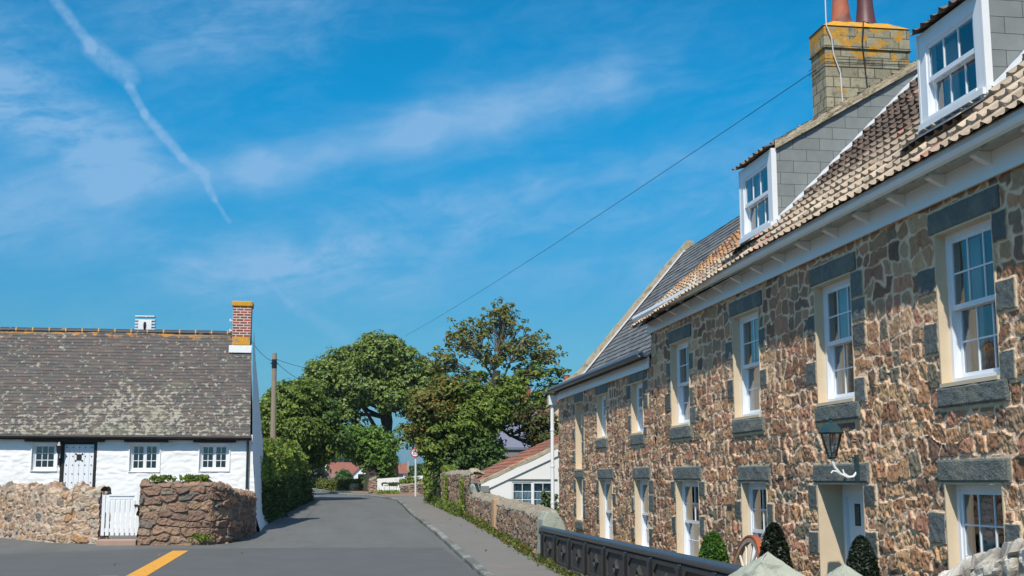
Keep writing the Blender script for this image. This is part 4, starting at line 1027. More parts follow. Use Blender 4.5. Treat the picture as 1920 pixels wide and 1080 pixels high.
# ------------------------------------------------------------------ things along the stone front
wh = thing('wagon_wheel', (6.15, 18.15, .2), 'old wooden wagon wheel with rusty iron tyre leaning on the stone house', 'wheel')
cx_, cz_, R_ = 18.05, .20, .62
def ringpts(r, dx=0): return [(6.13+dx+(cz_-.2)*0+(math.sin(a)*r)*.18, cx_+math.cos(a)*r, cz_+math.sin(a)*r) for a in np.linspace(0, 2*math.pi, 41)]
def ring(r0, r1, x0, x1):
    m = MB(); n = 40; V = []
    for i in range(n):
        a = 2*math.pi*i/n
        for r, x in ((r0, x0), (r1, x0), (r1, x1), (r0, x1)): V.append((6.12+x+math.sin(a)*r*.18, cx_+math.cos(a)*r, cz_+math.sin(a)*r))
    f = [(i*4+k, i*4+(k+1) % 4, ((i+1) % n)*4+(k+1) % 4, ((i+1) % n)*4+k) for i in range(n) for k in range(4)]
    return m.add(V, f)
obj('rim', ring(.52, .60, -.035, .035), M_wheelw, wh); obj('tyre', ring(.602, .625, -.045, .045), M_rust, wh)
for k in range(12):
    a = 2*math.pi*k/12+.1; q = MB(); q.tube([(6.12+math.sin(a)*r*.18, cx_+math.cos(a)*r, cz_+math.sin(a)*r) for r in (.08, .3, .53)], [.026, .02, .018], 6); obj('spoke', q, M_spoke, wh)
hb = MB(); hb.tube([(6.02, cx_, cz_), (6.06, cx_, cz_), (6.2, cx_, cz_), (6.24, cx_, cz_)], [.05, .085, .085, .05], 12); obj('hub', hb, M_wheelw, wh)
def cone_bush(name, x, y, z0, zt, r, pal, n, size, label, pot=None, white=0):
    t = thing(name, (x, y, z0), label, 'bush'); H = zt-z0
    f = rng.random(n)**.8; a = rng.random(n)*2*math.pi; rr = r*np.sqrt(np.clip(1-f**2.2, 0, 1))*(.82+.22*rng.random(n))
    pts = np.stack([x+rr*np.cos(a), y+rr*np.sin(a), z0+f*H], -1)
    V, Fq, c = leafmesh(pts, size, pal[0], pal[1]); m = MB(); m.add(V, Fq, c)
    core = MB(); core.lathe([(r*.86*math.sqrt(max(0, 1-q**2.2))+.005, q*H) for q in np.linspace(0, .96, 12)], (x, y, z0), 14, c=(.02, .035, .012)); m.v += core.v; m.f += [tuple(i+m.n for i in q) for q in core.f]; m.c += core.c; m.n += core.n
    obj('foliage', m, M_leaf, t); obj('stem', MB().tube([(x, y, z0-.18), (x, y, z0+.2)], .03, 6), M_bark, t)
    if pot: obj('pot', MB().lathe([(.15, 0), (.2, .22), (.22, .24), (.2, .25)], (x, y, z0-.22), 14), M_terra, t)
cone_bush('conifer_bush', 5.75, 18.1+.35, -.5, .85, .30, ([(.07, .17, .02), (.045, .12, .018), (.10, .22, .03)], [3, 3, 2]), 5200, .05, 'bright green rounded conifer beside the wagon wheel')
cone_bush('clipped_bush', 5.8, 15.95, -.28, 1.06, .25, ([(.012, .022, .010), (.02, .032, .014), (.16, .17, .14)], [6, 4, .6]), 5200, .045, 'dark glossy clipped bush left of the front door', pot=1)
cone_bush('clipped_bush', 5.85, 13.35, -.28, 1.00, .24, ([(.012, .024, .014), (.02, .036, .018), (.13, .15, .12)], [6, 4, .5]), 5200, .04, 'dark clipped cone bush right of the front door', pot=1)
# carriage lantern above the door
LX, LY = 6.03, 14.5
cl_ = thing('carriage_lantern', (LX, LY, 1.7), 'dark green carriage lantern on a white scrolled bracket above the door', 'lantern')
def hexr(r): return [(r*math.cos(R(30+60*k)), r*math.sin(R(30+60*k))) for k in range(6)]
lb = MB(); lb.lathe([(.155, 2.17), (.165, 2.185), (.135, 2.235), (.085, 2.285), (.03, 2.30), (.018, 2.335), (.030, 2.35), (.012, 2.375), (.002, 2.40)], (LX, LY, 0), 6); obj('lantern_cap', lb, mat('dark_green_metal', (.018, .05, .06), .35, nscale=9, namt=.3), cl_)
obj('lantern_cup', MB().lathe([(.04, 1.87), (.062, 1.89), (.055, 1.905)], (LX, LY, 0), 6), MATS['dark_green_metal'], cl_)
bars = MB()
for k in range(6):
    a = R(60*k); bars.tube([(LX+.052*math.cos(a), LY+.052*math.sin(a), 1.9), (LX+.135*math.cos(a), LY+.135*math.sin(a), 2.18)], .0075, 5)
obj('glazing_bar', bars, M_black, cl_)
gp = MB(); gp.lathe([(.048, 1.905), (.130, 2.17)], (LX, LY, 0), 6); obj('glass', gp, M_glass, cl_); obj('bulb', MB().lathe([(.015, 1.95), (.03, 2.0), (.025, 2.07), (.005, 2.1)], (LX, LY, 0), 10), M_signw, cl_)
ar = MB(); xw = FX-.06
ar.tube([(LX, LY, 1.88), (LX, LY, 1.84), (LX+.03, LY, 1.77), (LX+.10, LY, 1.69), (LX+.19, LY, 1.65), (LX+.26, LY, 1.66), (xw, LY, 1.72)], [.024, .020, .016, .015, .015, .015, .015], 8)
ar.tube([(LX+.10, LY, 1.69), (LX+.05, LY, 1.72), (LX+.0, LY, 1.725), (LX-.02, LY, 1.70)], [.015, .013, .011, .008], 6); ar.tube([(LX+.20, LY, 1.655), (LX+.14, LY, 1.70), (LX+.13, LY, 1.745)], [.014, .011, .008], 6)
obj('scroll_arm', ar, M_signw, cl_)
wp = MB(); wp.box((FX-.08, LY-.035, 1.60), (FX-.045, LY+.035, 1.92)); wp.tube([(FX-.07, LY, 1.86), (FX-.13, LY, 1.9), (FX-.16, LY, 1.86), (FX-.14, LY, 1.83)], .012, 6); obj('wall_plate', wp, MATS['dark_green_metal'], cl_)

# ------------------------------------------------------------------ white outbuilding
ob = thing('white_outbuilding', (6.4, 41, .3), 'low white outbuilding with sloping red tile roof beside the stone house', 'outbuilding')
OY0, OY1, OX0 = 38.5, 44.6, 4.80
oz = lambda x: 1.59+.458*(x-OX0)
ow_ = MB(); WX0, WX1, WZ0, WZ1 = 5.62, 7.0, .72, 1.64
ow_.prism([(OX0, .2), (WX0, .2), (WX0, oz(WX0)-.08), (OX0, oz(OX0)-.08)], Mg, OY0, OY0+.25); ow_.prism([(WX1, .2), (9.5, .2), (9.5, oz(9.5)-.08), (WX1, oz(WX1)-.08)], Mg, OY0, OY0+.25)
ow_.prism([(WX0, WZ1), (WX1, WZ1), (WX1, oz(WX1)-.08), (WX0, oz(WX0)-.08)], Mg, OY0+.0, OY0+.25); ow_.prism([(WX0, .2), (WX1, .2), (WX1, WZ0), (WX0, WZ0)], Mg, OY0, OY0+.25)
ow_.box((OX0, OY0+.25, .2), (OX0+.25, OY1, 1.5)); ow_.prism([(OX0, .2), (9.5, .2), (9.5, oz(9.5)-.08), (OX0, oz(OX0)-.08)], Mg, OY1-.25, OY1); obj('wall', ow_, M_render, ob)
obj('room_backing', MB().box((5.3, OY0+.9, .3), (7.4, OY0+.95, 1.9)), mat('grey_room', (.16, .18, .20), .9, bstr=0), ob)
bg_ = MB(); bg_.prism([(OX0-.1, oz(OX0-.1)-.26), (9.5, oz(9.5)-.26), (9.5, oz(9.5)-.0), (OX0-.1, oz(OX0-.1)-.0)], Mg, OY0-.05, OY0-.003); obj('bargeboard', bg_, M_render, ob)
def fno(U, V):
    tu = np.floor(U/.20).astype(int); tv = np.floor(V/.33+1e-6).astype(int); p = U/.20-tu; q = V/.33-tv; r = h2(tu, tv, 8)
    h = .022*np.sin(np.clip(p/.45, 0, 1)*np.pi)+.035*(1-q)+(r-.5)*.015
    c = pick([(.25, .085, .05), (.20, .078, .052), (.31, .11, .06), (.16, .085, .06)], [4, 3, 2, 3], h2(tu, tv, 9))*(.7+.6*r)[..., None]
    o_ = ((U < 39.6) & (V > 1.0) & (V < 1.7) & (r > .3))[..., None]; c = np.where(o_, np.array([.55, .15, .04])*(.8+.4*r)[..., None], c)
    x = OX0-.12+V*.925; return np.stack([x, U, oz(x)+.05+h], -1), c
vso = (np.arange(16)[:, None]+np.array([0, .02, .5, .98])[None]).ravel()*.33
orf = obj('roof', MB().grid(np.arange(OY0+.08, OY1+.05, .025), vso, fno, flip=True), M_rtile, ob)
vv_ = MB().grid(np.linspace(OX0-.12, 9.5, 90), np.array([0, .5, 1, 1.5, 2.]), lambda U, V: (np.stack([U, np.interp(V, [0, 1, 2], [OY0-.07, OY0-.07, OY0+.14])+.02*fbm(U*5, V, 2, 2), oz(U)+np.interp(V, [0, 1, 2], [-.02, .08, .10])+.03*(fbm(U*4, V, 1, 3)-.5)], -1), None))
obj('mortar_verge', vv_, M_cement, orf)
Mo = Mfront(WX0, WZ0, OY0+.02); cw_ = casement(Mo, WX1-WX0, WZ1-WZ0, ob, 2, 3, leaf=2)
obj('lintel_shade_strip', MB().box((WX0-.06, OY0-.03, WZ1+.003), (WX1+.08, OY0-.003, WZ1+.04)), M_greyr, cw_)  # grey strip painted in as the shade at the lintel
cc = MB().grid(np.linspace(WX0+.06, WX1-.06, 50), np.linspace(WZ0+.1, WZ1-.1, 4), lambda U, V: (np.stack([U, OY0+.20+.02*np.sin(U*50), V-.03*np.abs(np.sin(U*9))*(V > 1.3)], -1), None)); obj('net_curtain', cc, mat('grey_net', (.66, .74, .78), .9, nscale=20, namt=.2, bstr=0), cw_)
gx = MB(); gx.box((OX0-.12, OY0-.14, 1.28), (OX0+.14, OY0-.08, 1.47)); obj('eaves_box', gx, MATS['grey_render'], ob)
gx = MB(); gx.tube([(OX0-.17, OY0-.1, 1.56), (OX0-.17, OY1, 1.56)], .05, 8); obj('gutter', gx, M_greyr, ob)
# shrub with yellowing leaves in the corner
tree('garden_shrub', (6.55, 36.2, 0), [(6.5, 36.2, -.1), (6.45, 36.2, .5)], .04, [(6.42, 36.2, .82, .34, .3, .45, 1, 0), (6.6, 36.2, .45, .30, .3, .4, 1, 0), (6.25, 36.2, .5, .15, .2, .2, 1, 0)], 1500, .10,
     [([(.05, .10, .02), (.09, .15, .03), (.17, .16, .05)], [4, 3, 1])], 'leafy shrub against the white outbuilding beside the downpipe', 'shrub', clump=.13, limb_r=.02)

# ------------------------------------------------------------------ sign, pole, cables
sg = thing('speed_limit_sign', (4.42, 63, .82), 'round red ringed 35 speed limit sign on a pale post', 'road sign')
obj('post', MB().tube([(4.44, 63, .75), (4.42, 63, 3.1)], .05, 10), M_galv, sg)
def disc(r0, r1, y, m, name, th=.012, x=4.38, z=3.02):
    n = 32; q = MB(); V = []
    for i in range(n):
        a = 2*math.pi*i/n
        for r, yy in ((r0, y), (r1, y), (r1, y+th), (r0, y+th)): V.append((x+math.cos(a)*r, yy, z+math.sin(a)*r))
    q.add(V, [(i*4+k, i*4+(k+1) % 4, ((i+1) % n)*4+(k+1) % 4, ((i+1) % n)*4+k) for i in range(n) for k in range(4)]); return obj(name, q, m, sg)
disc(.001, .180, 62.92, M_signw, 'sign_face', .02); disc(.172, .225, 62.915, M_red, 'red_ring', .025)
tcu = bpy.data.curves.new('numeral', 'FONT'); tcu.body = '35'; tcu.size = .27; tcu.align_x = 'CENTER'; tcu.align_y = 'CENTER'; tcu.extrude = .003
to = bpy.data.objects.new('numeral', tcu); COL.objects.link(to); bpy.context.view_layer.update()
dg_ = bpy.context.evaluated_depsgraph_get(); me = bpy.data.meshes.new_from_object(to.evaluated_get(dg_)); bpy.data.objects.remove(to)
me.materials.clear(); me.materials.append(M_signk)
me.transform(Matrix.Translation((4.38-4.42, 62.912-63, 3.02-.82)) @ Matrix.Rotation(R(90), 4, 'X'))
to = bpy.data.objects.new('numeral', me); COL.objects.link(to); to.parent = sg
tp_ = thing('telegraph_pole', (-2.07, 50, .5), 'weathered wooden telegraph pole rising behind the ivy hedge', 'utility pole')
obj('pole', MB().tube([(-2.02, 50, .4), (-2.05, 50, 3), (-2.09, 50, 6.6)], [.13, .12, .09], 10), M_wood, tp_)
obj('pole_bracket', MB().tube([(-2.24, 50, 6.2), (-1.94, 50, 6.2)], .03, 6), M_black, tp_)
obj('pole_band', MB().tube([(-2.085, 50, 6.0), (-2.09, 50, 6.35)], .105, 10), M_black, tp_)
def cable(a, b, sag, label, r=.012, group=None):
    a, b = Vector(a), Vector(b); pts = [a.lerp(b, t)-Vector((0, 0, sag*4*t*(1-t))) for t in np.linspace(0, 1, 31)]
    obj('overhead_cable', MB().tube(pts, r, 5), M_cable, None, label, 'cable', group)
cable((9.94, 24.0, 10.1), (5.17, 85, 11.4), .2, 'long dark cable from the big chimney sagging to the trees', .008)
cable((-2.09, 50, 6.25), (-2.35, 38.4, 5.85), .12, 'thin wire from telegraph pole to the cottage gable', .008)
cable((-2.0, 50, 6.22), (2.2, 66, 7.0), .9, 'wire sagging from the telegraph pole into the large trees, lower', .009)
cable((-2.0, 50, 6.35), (4.0, 72, 8.8), .7, 'wire leaving the telegraph pole towards the large trees, upper', .009)

# ------------------------------------------------------------------ vegetation
# ivy-clad hedge bank along the lane
def hedge_pts(n):
    y = 38.6+rng.random(n)*21.5; f = rng.random(n); hgt = np.interp(y, [38.6, 45, 52, 60], [1.95, 2.3, 2.4, 2.2])*(.92+.16*vn(y*1.3, y*0, 3))
    ex = np.interp(y, [38.6, 44.8, 54, 58.5, 60], [-1.72, -1.5, -.98, -.72, -.7])
    side = rng.random(n) < .72
    x = np.where(side, ex-.12-.25*f**2+rng.normal(size=n)*.10+.22*(vn(y*1.2, f*3, 5)-.5), ex-.3-rng.random(n)*1.0)
    z = G(y)+np.where(side, f*hgt, hgt*(.95+.12*rng.random(n))+.25*(vn(y*2, x*2, 8)-.5)); return np.stack([x, y, z], -1)
hd = thing('ivy_hedge', (-1.9, 49, .5), 'tall ivy covered hedge along the left side of the lane', 'hedge')
hp = hedge_pts(34000); m = MB()
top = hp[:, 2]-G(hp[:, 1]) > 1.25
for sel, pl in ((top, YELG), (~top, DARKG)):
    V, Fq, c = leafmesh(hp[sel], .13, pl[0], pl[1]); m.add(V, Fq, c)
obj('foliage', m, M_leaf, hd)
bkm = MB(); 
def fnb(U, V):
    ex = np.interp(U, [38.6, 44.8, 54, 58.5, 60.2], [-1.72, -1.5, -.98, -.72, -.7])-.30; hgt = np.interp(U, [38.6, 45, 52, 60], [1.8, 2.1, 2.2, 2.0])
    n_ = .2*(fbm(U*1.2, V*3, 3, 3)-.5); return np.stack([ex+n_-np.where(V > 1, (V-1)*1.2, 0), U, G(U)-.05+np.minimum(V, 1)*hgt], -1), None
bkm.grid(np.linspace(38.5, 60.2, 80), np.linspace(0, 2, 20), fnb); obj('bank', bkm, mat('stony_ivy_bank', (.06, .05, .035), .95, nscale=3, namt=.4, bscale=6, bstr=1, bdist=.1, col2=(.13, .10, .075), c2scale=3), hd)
# central big tree
ctr = 80
tree('large_tree', (4.2, 80, 1.1), [(4.25, 80, 1.0), (4.15, 80, 2.6), (4.0, 80, 4.0), (3.6, 80, 5.6), (3.2, 80, 7.6)], .42,
     [(.4, 80, 7.2, 1.7, 2, 2.0, 1, 0), (-1.1, 79.5, 6.2, 1.4, 2, 1.8, 1, 0), (-.2, 80, 8.3, 1.1, 1.5, 1.0, 1, 0), (-2.0, 79.5, 5.0, 1.0, 1.5, 1.3, 1, 0), (1.2, 80, 9.0, 1.2, 1.8, .95, 1, 0), (3.2, 80, 9.3, 1.8, 2, 1.45, 1.1, 0), (4.8, 80.5, 8.6, 1.4, 2, 1.5, 1, 0), (1.9, 79, 7.4, 1.4, 1.6, 1.3, 1, 0),
      (5.6, 80, 7.0, 1.1, 1.8, 1.5, 1, 0), (3.9, 79, 6.9, 1.4, 1.5, .9, 1, 0), (.9, 79, 5.2, 1.4, 1.5, 1.0, 1, 0), (5.3, 79, 4.4, .8, 1, .8, .7, 0), (3.4, 80, 10.0, 1.5, 1.6, .7, 1, 0), (6.2, 80, 8.2, .9, 1.4, .9, 1, 0)],
     42000, .19, [MAPLE], 'largest green tree with domed crown standing beyond the speed sign', clump=.46, per=56, shell=.72, limb_r=.13, bark=M_barkd,
     extra_limbs=[((4.05, 80, 3.6), (2.2, 79.5, 6.2), .2), ((3.9, 80, 4.4), (4.0, 80, 8.2), .17), ((3.8, 80, 4.8), (3.3, 79.5, 7.6), .15), ((4.0, 80, 4.0), (1.2, 79.5, 5.6), .15)])
# ivy dome bush around a stump, in front
tree('ivy_tree', (2.75, 72, .9), [(2.55, 72, .8), (2.6, 72, 2.0), (2.5, 72, 3.0)], .5,
     [(2.75, 72.6, 3.35, 1.15, 1.2, 1.25, 1, 0), (1.4, 72.4, 3.85, 1.0, 1.1, .85, 1, 0), (3.1, 72.5, 2.6, .8, .9, .95, 1, 0), (.3, 72.4, 3.75, .7, 1, .5, .8, 0), (2.75, 72.6, 1.9, .5, .6, .7, .8, 0)],
     19000, .14, [([(.13, .245, .03), (.17, .29, .04), (.075, .15, .024)], [4, 3, 3])], 'round crowned smaller tree overhanging the bend beside the stone pier', clump=.27, per=40, shell=.8, limb_r=.1, bark=M_barkd)
# left group: hanging over lane
tree('roadside_tree', (-1.15, 59.5, .75), [(-.98, 59.5, .6), (-1.0, 59.5, 2.2), (-1.2, 59.5, 3.8), (-1.4, 59.5, 5.0)], .24,
     [(-1.3, 59.5, 5.2, 1.0, 1.3, 1.0, 1, 0), (-2.3, 59.5, 4.4, .9, 1.2, 1.0, 1, 0), (-.3, 60, 4.5, .8, 1.2, .9, 1, 1), (-1.2, 59, 3.8, 1.2, 1.3, .8, 1, 0), (.35, 60, 3.5, .7, 1, .6, 1, 1), (-2.2, 59, 3.2, .8, 1, .7, 1, 2), (-.2, 59.6, 3.0, .6, .9, .55, .9, 0), (-1.9, 60, 5.6, .6, .9, .5, 1, 1)],
     32000, .14, [GREENS, ([(.09, .16, .025), (.06, .12, .02), (.12, .19, .04)], [3, 3, 1]), ([(.14, .06, .03), (.09, .06, .02), (.05, .08, .02)], [2, 2, 3])],
     'dark leaning tree on the hedge bank arching over the lane', clump=.32, per=48, shell=.6, limb_r=.09, bark=M_barkd)
tree('hedgerow_tree', (-3.6, 66, .85), [(-3.5, 66, .7), (-3.5, 66, 3), (-3.3, 66, 5)], .2,
     [(-3.9, 66, 4.4, .9, 1.3, 1.2, 1, 0), (-3.2, 66, 3.4, 1.0, 1.2, 1.0, 1, 0), (-4.2, 66, 3.0, .9, 1, .9, 1, 0), (-2.3, 66.5, 5.6, .9, 1.2, 1.0, 1, 0), (-1.2, 67, 6.2, .9, 1.2, .7, 1, 0)],
     12000, .18, [YELG], 'paler green tree just beyond the telegraph pole', clump=.34, per=40, limb_r=.07)
# right big tree with open rusty top
Y = 52
tree('ivy_clad_tree', (7.0, 52, .6), [(6.0, 52, .5), (6.1, 52, 2.2), (6.4, 52, 3.6), (6.9, 52, 4.9), (7.0, 52, 6.2)], .34,
     [(4.2, 51.5, 4.6, .9, 1.2, .95, 1, 1), (4.6, 51.5, 3.4, 1.0, 1.2, 1.0, 1, 0), (5.3, 51.5, 2.5, 1.0, 1.1, 1.0, 1.1, 3), (6.3, 51.5, 2.7, 1.0, 1.2, 1.0, 1.1, 3), (5.6, 51.5, 3.8, 1.0, 1.2, .9, 1.1, 0), (6.4, 51.2, 4.3, .9, 1, .8, 1, 0),
      (4.8, 51.8, 5.3, .8, 1, .5, 1, 1), (5.6, 51.6, 5.0, .9, 1, .6, 1, 0), (4.0, 51.8, 4.9, .5, .8, .4, .7, 1), (7.4, 51.8, 4.2, .8, 1, .6, .7, 2), (8.9, 51.8, 3.6, .8, .9, .8, .8, 2), (7.2, 52, 5.1, 1.0, 1.1, .7, .8, 0), (3.9, 51.6, 3.6, .5, .8, .5, .8, 1), (6.9, 51, 1.9, .8, .8, .8, 1, 3), (5.1, 51, 1.6, .7, .8, .6, 1, 3)],
     46000, .13, [GREENS, RUST, ([(.09, .09, .02), (.06, .10, .02), (.14, .08, .02)], [3, 4, 1]), DARKG], 'dense dark ivy clad tree with rusty patches behind the roadside wall', clump=.30, per=50, shell=.6, limb_r=.1, bark=M_barkd)
tree('open_crowned_tree', (7.4, 54, .6), [(6.9, 54, .5), (7.0, 54, 2.5), (7.1, 54, 4.6), (7.2, 54, 5.8)], .24,
     [(4.9, 54, 6.8, .9, 1, .7, .4, 0), (6.0, 54, 7.8, 1.2, 1, .9, .4, 0), (7.5, 54, 8.6, 1.3, 1, .8, .42, 0), (9.5, 54, 7.1, .8, 1, .5, .45, 0), (8.5, 54, 7.6, 1.1, 1, .8, .42, 0), (7.2, 54, 7.0, 1.0, 1, .6, .5, 0), (8.9, 54, 6.4, .9, 1, .6, .55, 1), (9.8, 54, 5.6, .7, 1, .45, .6, 1), (9.1, 54, 5.0, .8, 1, .5, .6, 1), (6.2, 54, 6.0, 1.0, 1, .5, .6, 1), (8.0, 54, 5.7, .9, 1, .5, .7, 1), (10.1, 54, 6.3, .4, .6, .3, .5, 1), (4.9, 54, 5.8, .5, .7, .35, .6, 0)],
     8200, .13, [([(.26, .23, .06), (.17, .22, .05), (.24, .14, .04), (.13, .18, .035)], [3, 4, 1, 3]), GREENS], 'tall open crowned tree with sparse bronze leaves against the sky', clump=.15, per=13, shell=.25, twig=1.0, limb_r=.06, bark=mat('pale_twig_bark', (.19, .16, .11), .9, nscale=9, namt=.3, bstr=0))
# weeds along wall foot
def strip_weeds(n, y0, y1, xf, spread, hgt, pal, label, size=.07, name='weed_strip', zoff=.09):
    y = y0+rng.random(n)*(y1-y0); dens = vn(y*1.5, y*0, 4)+.4*vn(y*5, y*0, 6); keep = rng.random(n) < dens; y = y[keep]
    x = xf(y)-np.abs(rng.normal(size=len(y)))*spread; z = G(y)+zoff+rng.random(len(y))**1.6*hgt*(.4+vn(y*2, y*0, 9))
    V, Fq, c = leafmesh(np.stack([x, y, z], -1), size, pal[0], pal[1], up=-.3); m = MB(); m.add(V, Fq, c); return obj(name, m, M_leaf, None, label, 'weeds', kind='stuff')
WX = lambda y: np.interp(y, [16, 24.5, 28, 34, 40, 56], [4.02, 4.1, 4.22, 4.43, 4.53, 4.62])-.03
strip_weeds(3300, 24.6, 42, WX, .09, .16, ([(.10, .15, .025), (.16, .17, .03), (.06, .10, .02), (.22, .14, .05)], [3, 3, 2, 1.3]), 'yellow green weeds along the foot of the low roadside wall')
strip_weeds(4300, 41, 56.5, WX, .13, .34, ([(.12, .19, .03), (.17, .21, .035), (.07, .12, .02)], [3, 3, 2]), 'bright green weeds at the foot of the tall far wall', .08)
strip_weeds(1700, 17, 24, lambda y: np.full_like(y, 4.0), .07, .11, ([(.10, .15, .025), (.06, .10, .02), (.20, .13, .05), (.16, .17, .03)], [3, 2, 2, 2]), 'low weeds along the foot of the black iron parapet', .05)
strip_weeds(2600, 22, 57, lambda y: np.interp(y, [p[1] for p in KR[:7]], [p[0] for p in KR[:7]])+.02, .012, .03, ([(.07, .10, .02), (.10, .12, .03)], [1, 1]), 'thin line of moss and grass in the kerb joint', .035, zoff=.0)
# wall-top plants on the curved wall
pt = []
for k in range(16):
    a = np.array([-4.05+1.3*rng.random(), 29.95+.2*rng.random(), 1.6])
    if k > 8: a[0] = -3.3+.5*rng.random()
    for j in range(26): pt.append(a+np.array([rng.normal()*.05, rng.normal()*.05, rng.random()*.12+.02]))
weeds('wall_top_plants', pt, .075, ([(.17, .23, .03), (.11, .18, .03), (.22, .24, .05)], [3, 3, 1]), 'light green plants growing on top of the curved brown wall', 'plants')
pt = [(-2.75+rng.normal()*.10, 29.80+rng.normal()*.03, .26+rng.random()*.16) for _ in range(140)]
weeds('wall_foot_weed', pt, .06, YELG, 'small tuft of weeds at the foot of the curved wall', 'weeds')
for px_, y_, n_ in ((4.2, 52.5, 160), (4.45, 46, 160), (4.42, 40.5, 130)):
    pass
ivp = []
for y_, zt in ((53.0, 1.0), (47.5, .9), (41.5, .9)):
    ivp += [(np.interp(y_, [40, 56], [4.5, 4.58])-.05-abs(rng.normal())*.03, y_+rng.normal()*.35, G(y_)+.2+rng.random()*1.15) for _ in range(170)]
weeds('wall_creeper', ivp, .09, YELG, 'green creeper hanging on the tall roadside wall', 'creeper')
weeds('wall_top_tuft', [(4.75+rng.normal()*.1, 49.5+rng.normal()*.9, 2.0+rng.random()*.2) for _ in range(420)], .1, YELG, 'yellow green tuft growing on the tall roadside wall top', 'plants')
# climber behind the sign
tree('creeper_clad_bush', (5.5, 60, .75), [(5.3, 60, .7), (5.3, 60, 2)], .08, [(4.95, 59.8, 2.1, .32, .5, .8, 1, 0), (5.0, 59.8, 1.3, .35, .5, .5, 1, 0), (5.5, 59.8, 1.7, .6, .6, 1.0, 1, 1)], 3600, .14, [YELG, DARKG], 'yellow leaved creeper hanging behind the speed limit sign', 'bush', clump=.16, limb_r=.02)

# ------------------------------------------------------------------ things at the bend
wl = lambda x0, x1, y, z1, z0=.7, th=.2: MB().box((x0, y, z0), (x1, y+th, z1))
m = MB(); m.prism([(2.76, .8), (5.3, .8), (5.3, 1.93), (2.76, 1.75)], Mg, 69.6, 70.0); obj('white_garden_wall', m, M_render, None, 'plain white wall behind the small white gate at the bend', 'wall')
gg = thing('white_garden_gate', (3.3, 68, .85), 'small white boarded gate at the bend', 'gate')
obj('board', MB().box((3.05, 68, .93), (3.86, 68.05, 1.34)), M_render, gg)
for x in (3.05, 2.76, 3.84): obj('gate_post', MB().box((x, 67.95, .85), (x+.07, 68.08, 1.48 if x < 3.5 else 1.42)), M_white, gg)
obj('board', MB().box((2.83, 68.0, .93), (3.05, 68.04, 1.30)), M_render, gg); obj('rail', MB().box((3.05, 67.96, 1.41), (3.36, 68.0, 1.48)), M_white, gg)
wall_path('stone_garden_wall', [(3.93, 67.9), (4.85, 67.6), (5.6, 62.5)], [1.40, 1.45, 1.62], .3, GREYW, 91, 'short grey brown stone wall between the white gate and the sign post', du=.05, dv=.04, mortar=(.28, .25, .22))
wall_path('stone_pier', [(2.30, 67.9), (2.70, 67.9)], [1.72, 1.78], .5, BROWN, 93, 'brown stone pier at the bend beside the white gate', du=.04, dv=.04)
wall_path('stone_pier', [(1.40, 73.5), (2.05, 73.4)], [1.42, 1.45], .5, PINK, 95, 'low ochre stone wall end beyond the ivy trunk', du=.04, dv=.04)
weeds('gate_top_plants', [(3.0+rng.random()*.95, 68.3+rng.normal()*.15, 1.38+rng.random()*.16) for _ in range(420)], .09, DARKG, 'dark plants spilling along the top of the white gate', 'plants')
tree('garden_bush', (4.6, 68.6, 1), [(4.6, 68.6, .9), (4.6, 68.6, 1.3)], .05, [(4.55, 68.6, 1.55, .5, .4, .28, 1, 0), (4.95, 68.6, 1.5, .35, .4, .25, 1, 0)], 1500, .12, [YELG], 'light green bush over the stone wall behind the sign', 'bush', clump=.15, limb_r=.02)
strip_weeds(900, 66.8, 67.8, lambda y: 2.7+rng.random(len(y))*1.2, .02, .14, YELG, 'grass fringe in front of the small white gate', .08)
# grassy hedge bank around the bend
bx = rng.random(26000); xx_ = -6+bx*8.2
yb = np.interp(xx_, [-6, -1.2, .1, 1.0, 2.2], [91, 82.5, 76.5, 73.5, 72.5])+.6+rng.random(26000)*2.2
hz = np.interp(xx_, [-6, -1, 0, 2.2], [.55, .55, .62, .68])*(.8+.4*vn(xx_*1.5, yb, 3))
fz = rng.random(26000); V, Fq, c = leafmesh(np.stack([xx_, yb, G(yb)+fz**.8*hz], -1), .16, [(.13, .17, .03), (.17, .17, .045), (.09, .13, .025), (.20, .17, .06)], [3, 3, 2, 1.2])
m = MB(); m.add(V, Fq, c); obj('grass_bank', m, M_leaf, None, 'rough sunlit grass bank around the outside of the bend', 'grass', kind='stuff')
# far bungalow
def gable_house(name, x0, x1, y0, y1, z0, ze, zr, ridge, wallm, roofm, label, over=.3, cat='house', wins=(), chim=None):
    h = thing(name, ((x0+x1)/2, (y0+y1)/2, z0), label, cat); w_ = MB(); r_2 = MB()
    if ridge == 'x':
        ym = (y0+y1)/2; w_.prism([(y0, z0), (y1, z0), (y1, ze), (ym, zr-.08), (y0, ze)], lambda a, b, t: (t, a, b), x0, x1)
        for s, ye in ((1, y0-over), (-1, y1+over)):
            zz = ze-over*(zr-ze)/(ym-y0); r_2.prism([(ye, zz), (ym, zr), (ym, zr+.12), (ye, zz+.12)], lambda a, b, t: (t, a, b), x0-over, x1+over)
    else:
        xm = (x0+x1)/2; w_.prism([(x0, z0), (x1, z0), (x1, ze), (xm, zr-.08), (x0, ze)], Mg, y0, y1)
        for xe in (x0-over, x1+over):
            zz = ze-over*(zr-ze)/(xm-x0); r_2.prism([(xe, zz), (xm, zr), (xm, zr+.12), (xe, zz+.12)], Mg, y0-over, y1+over)
    obj('wall', w_, wallm, h); rr_ = obj('roof', r_2, roofm, h)
    for a, b, c_, d in wins:
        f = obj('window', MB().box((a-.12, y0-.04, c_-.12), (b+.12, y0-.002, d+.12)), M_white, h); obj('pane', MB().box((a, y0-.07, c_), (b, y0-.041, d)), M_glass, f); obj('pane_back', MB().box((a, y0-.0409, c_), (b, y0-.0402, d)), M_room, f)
    if chim:
        c_ = obj('chimney', MB().box(*chim[0]), chim[1], rr_)
    return h
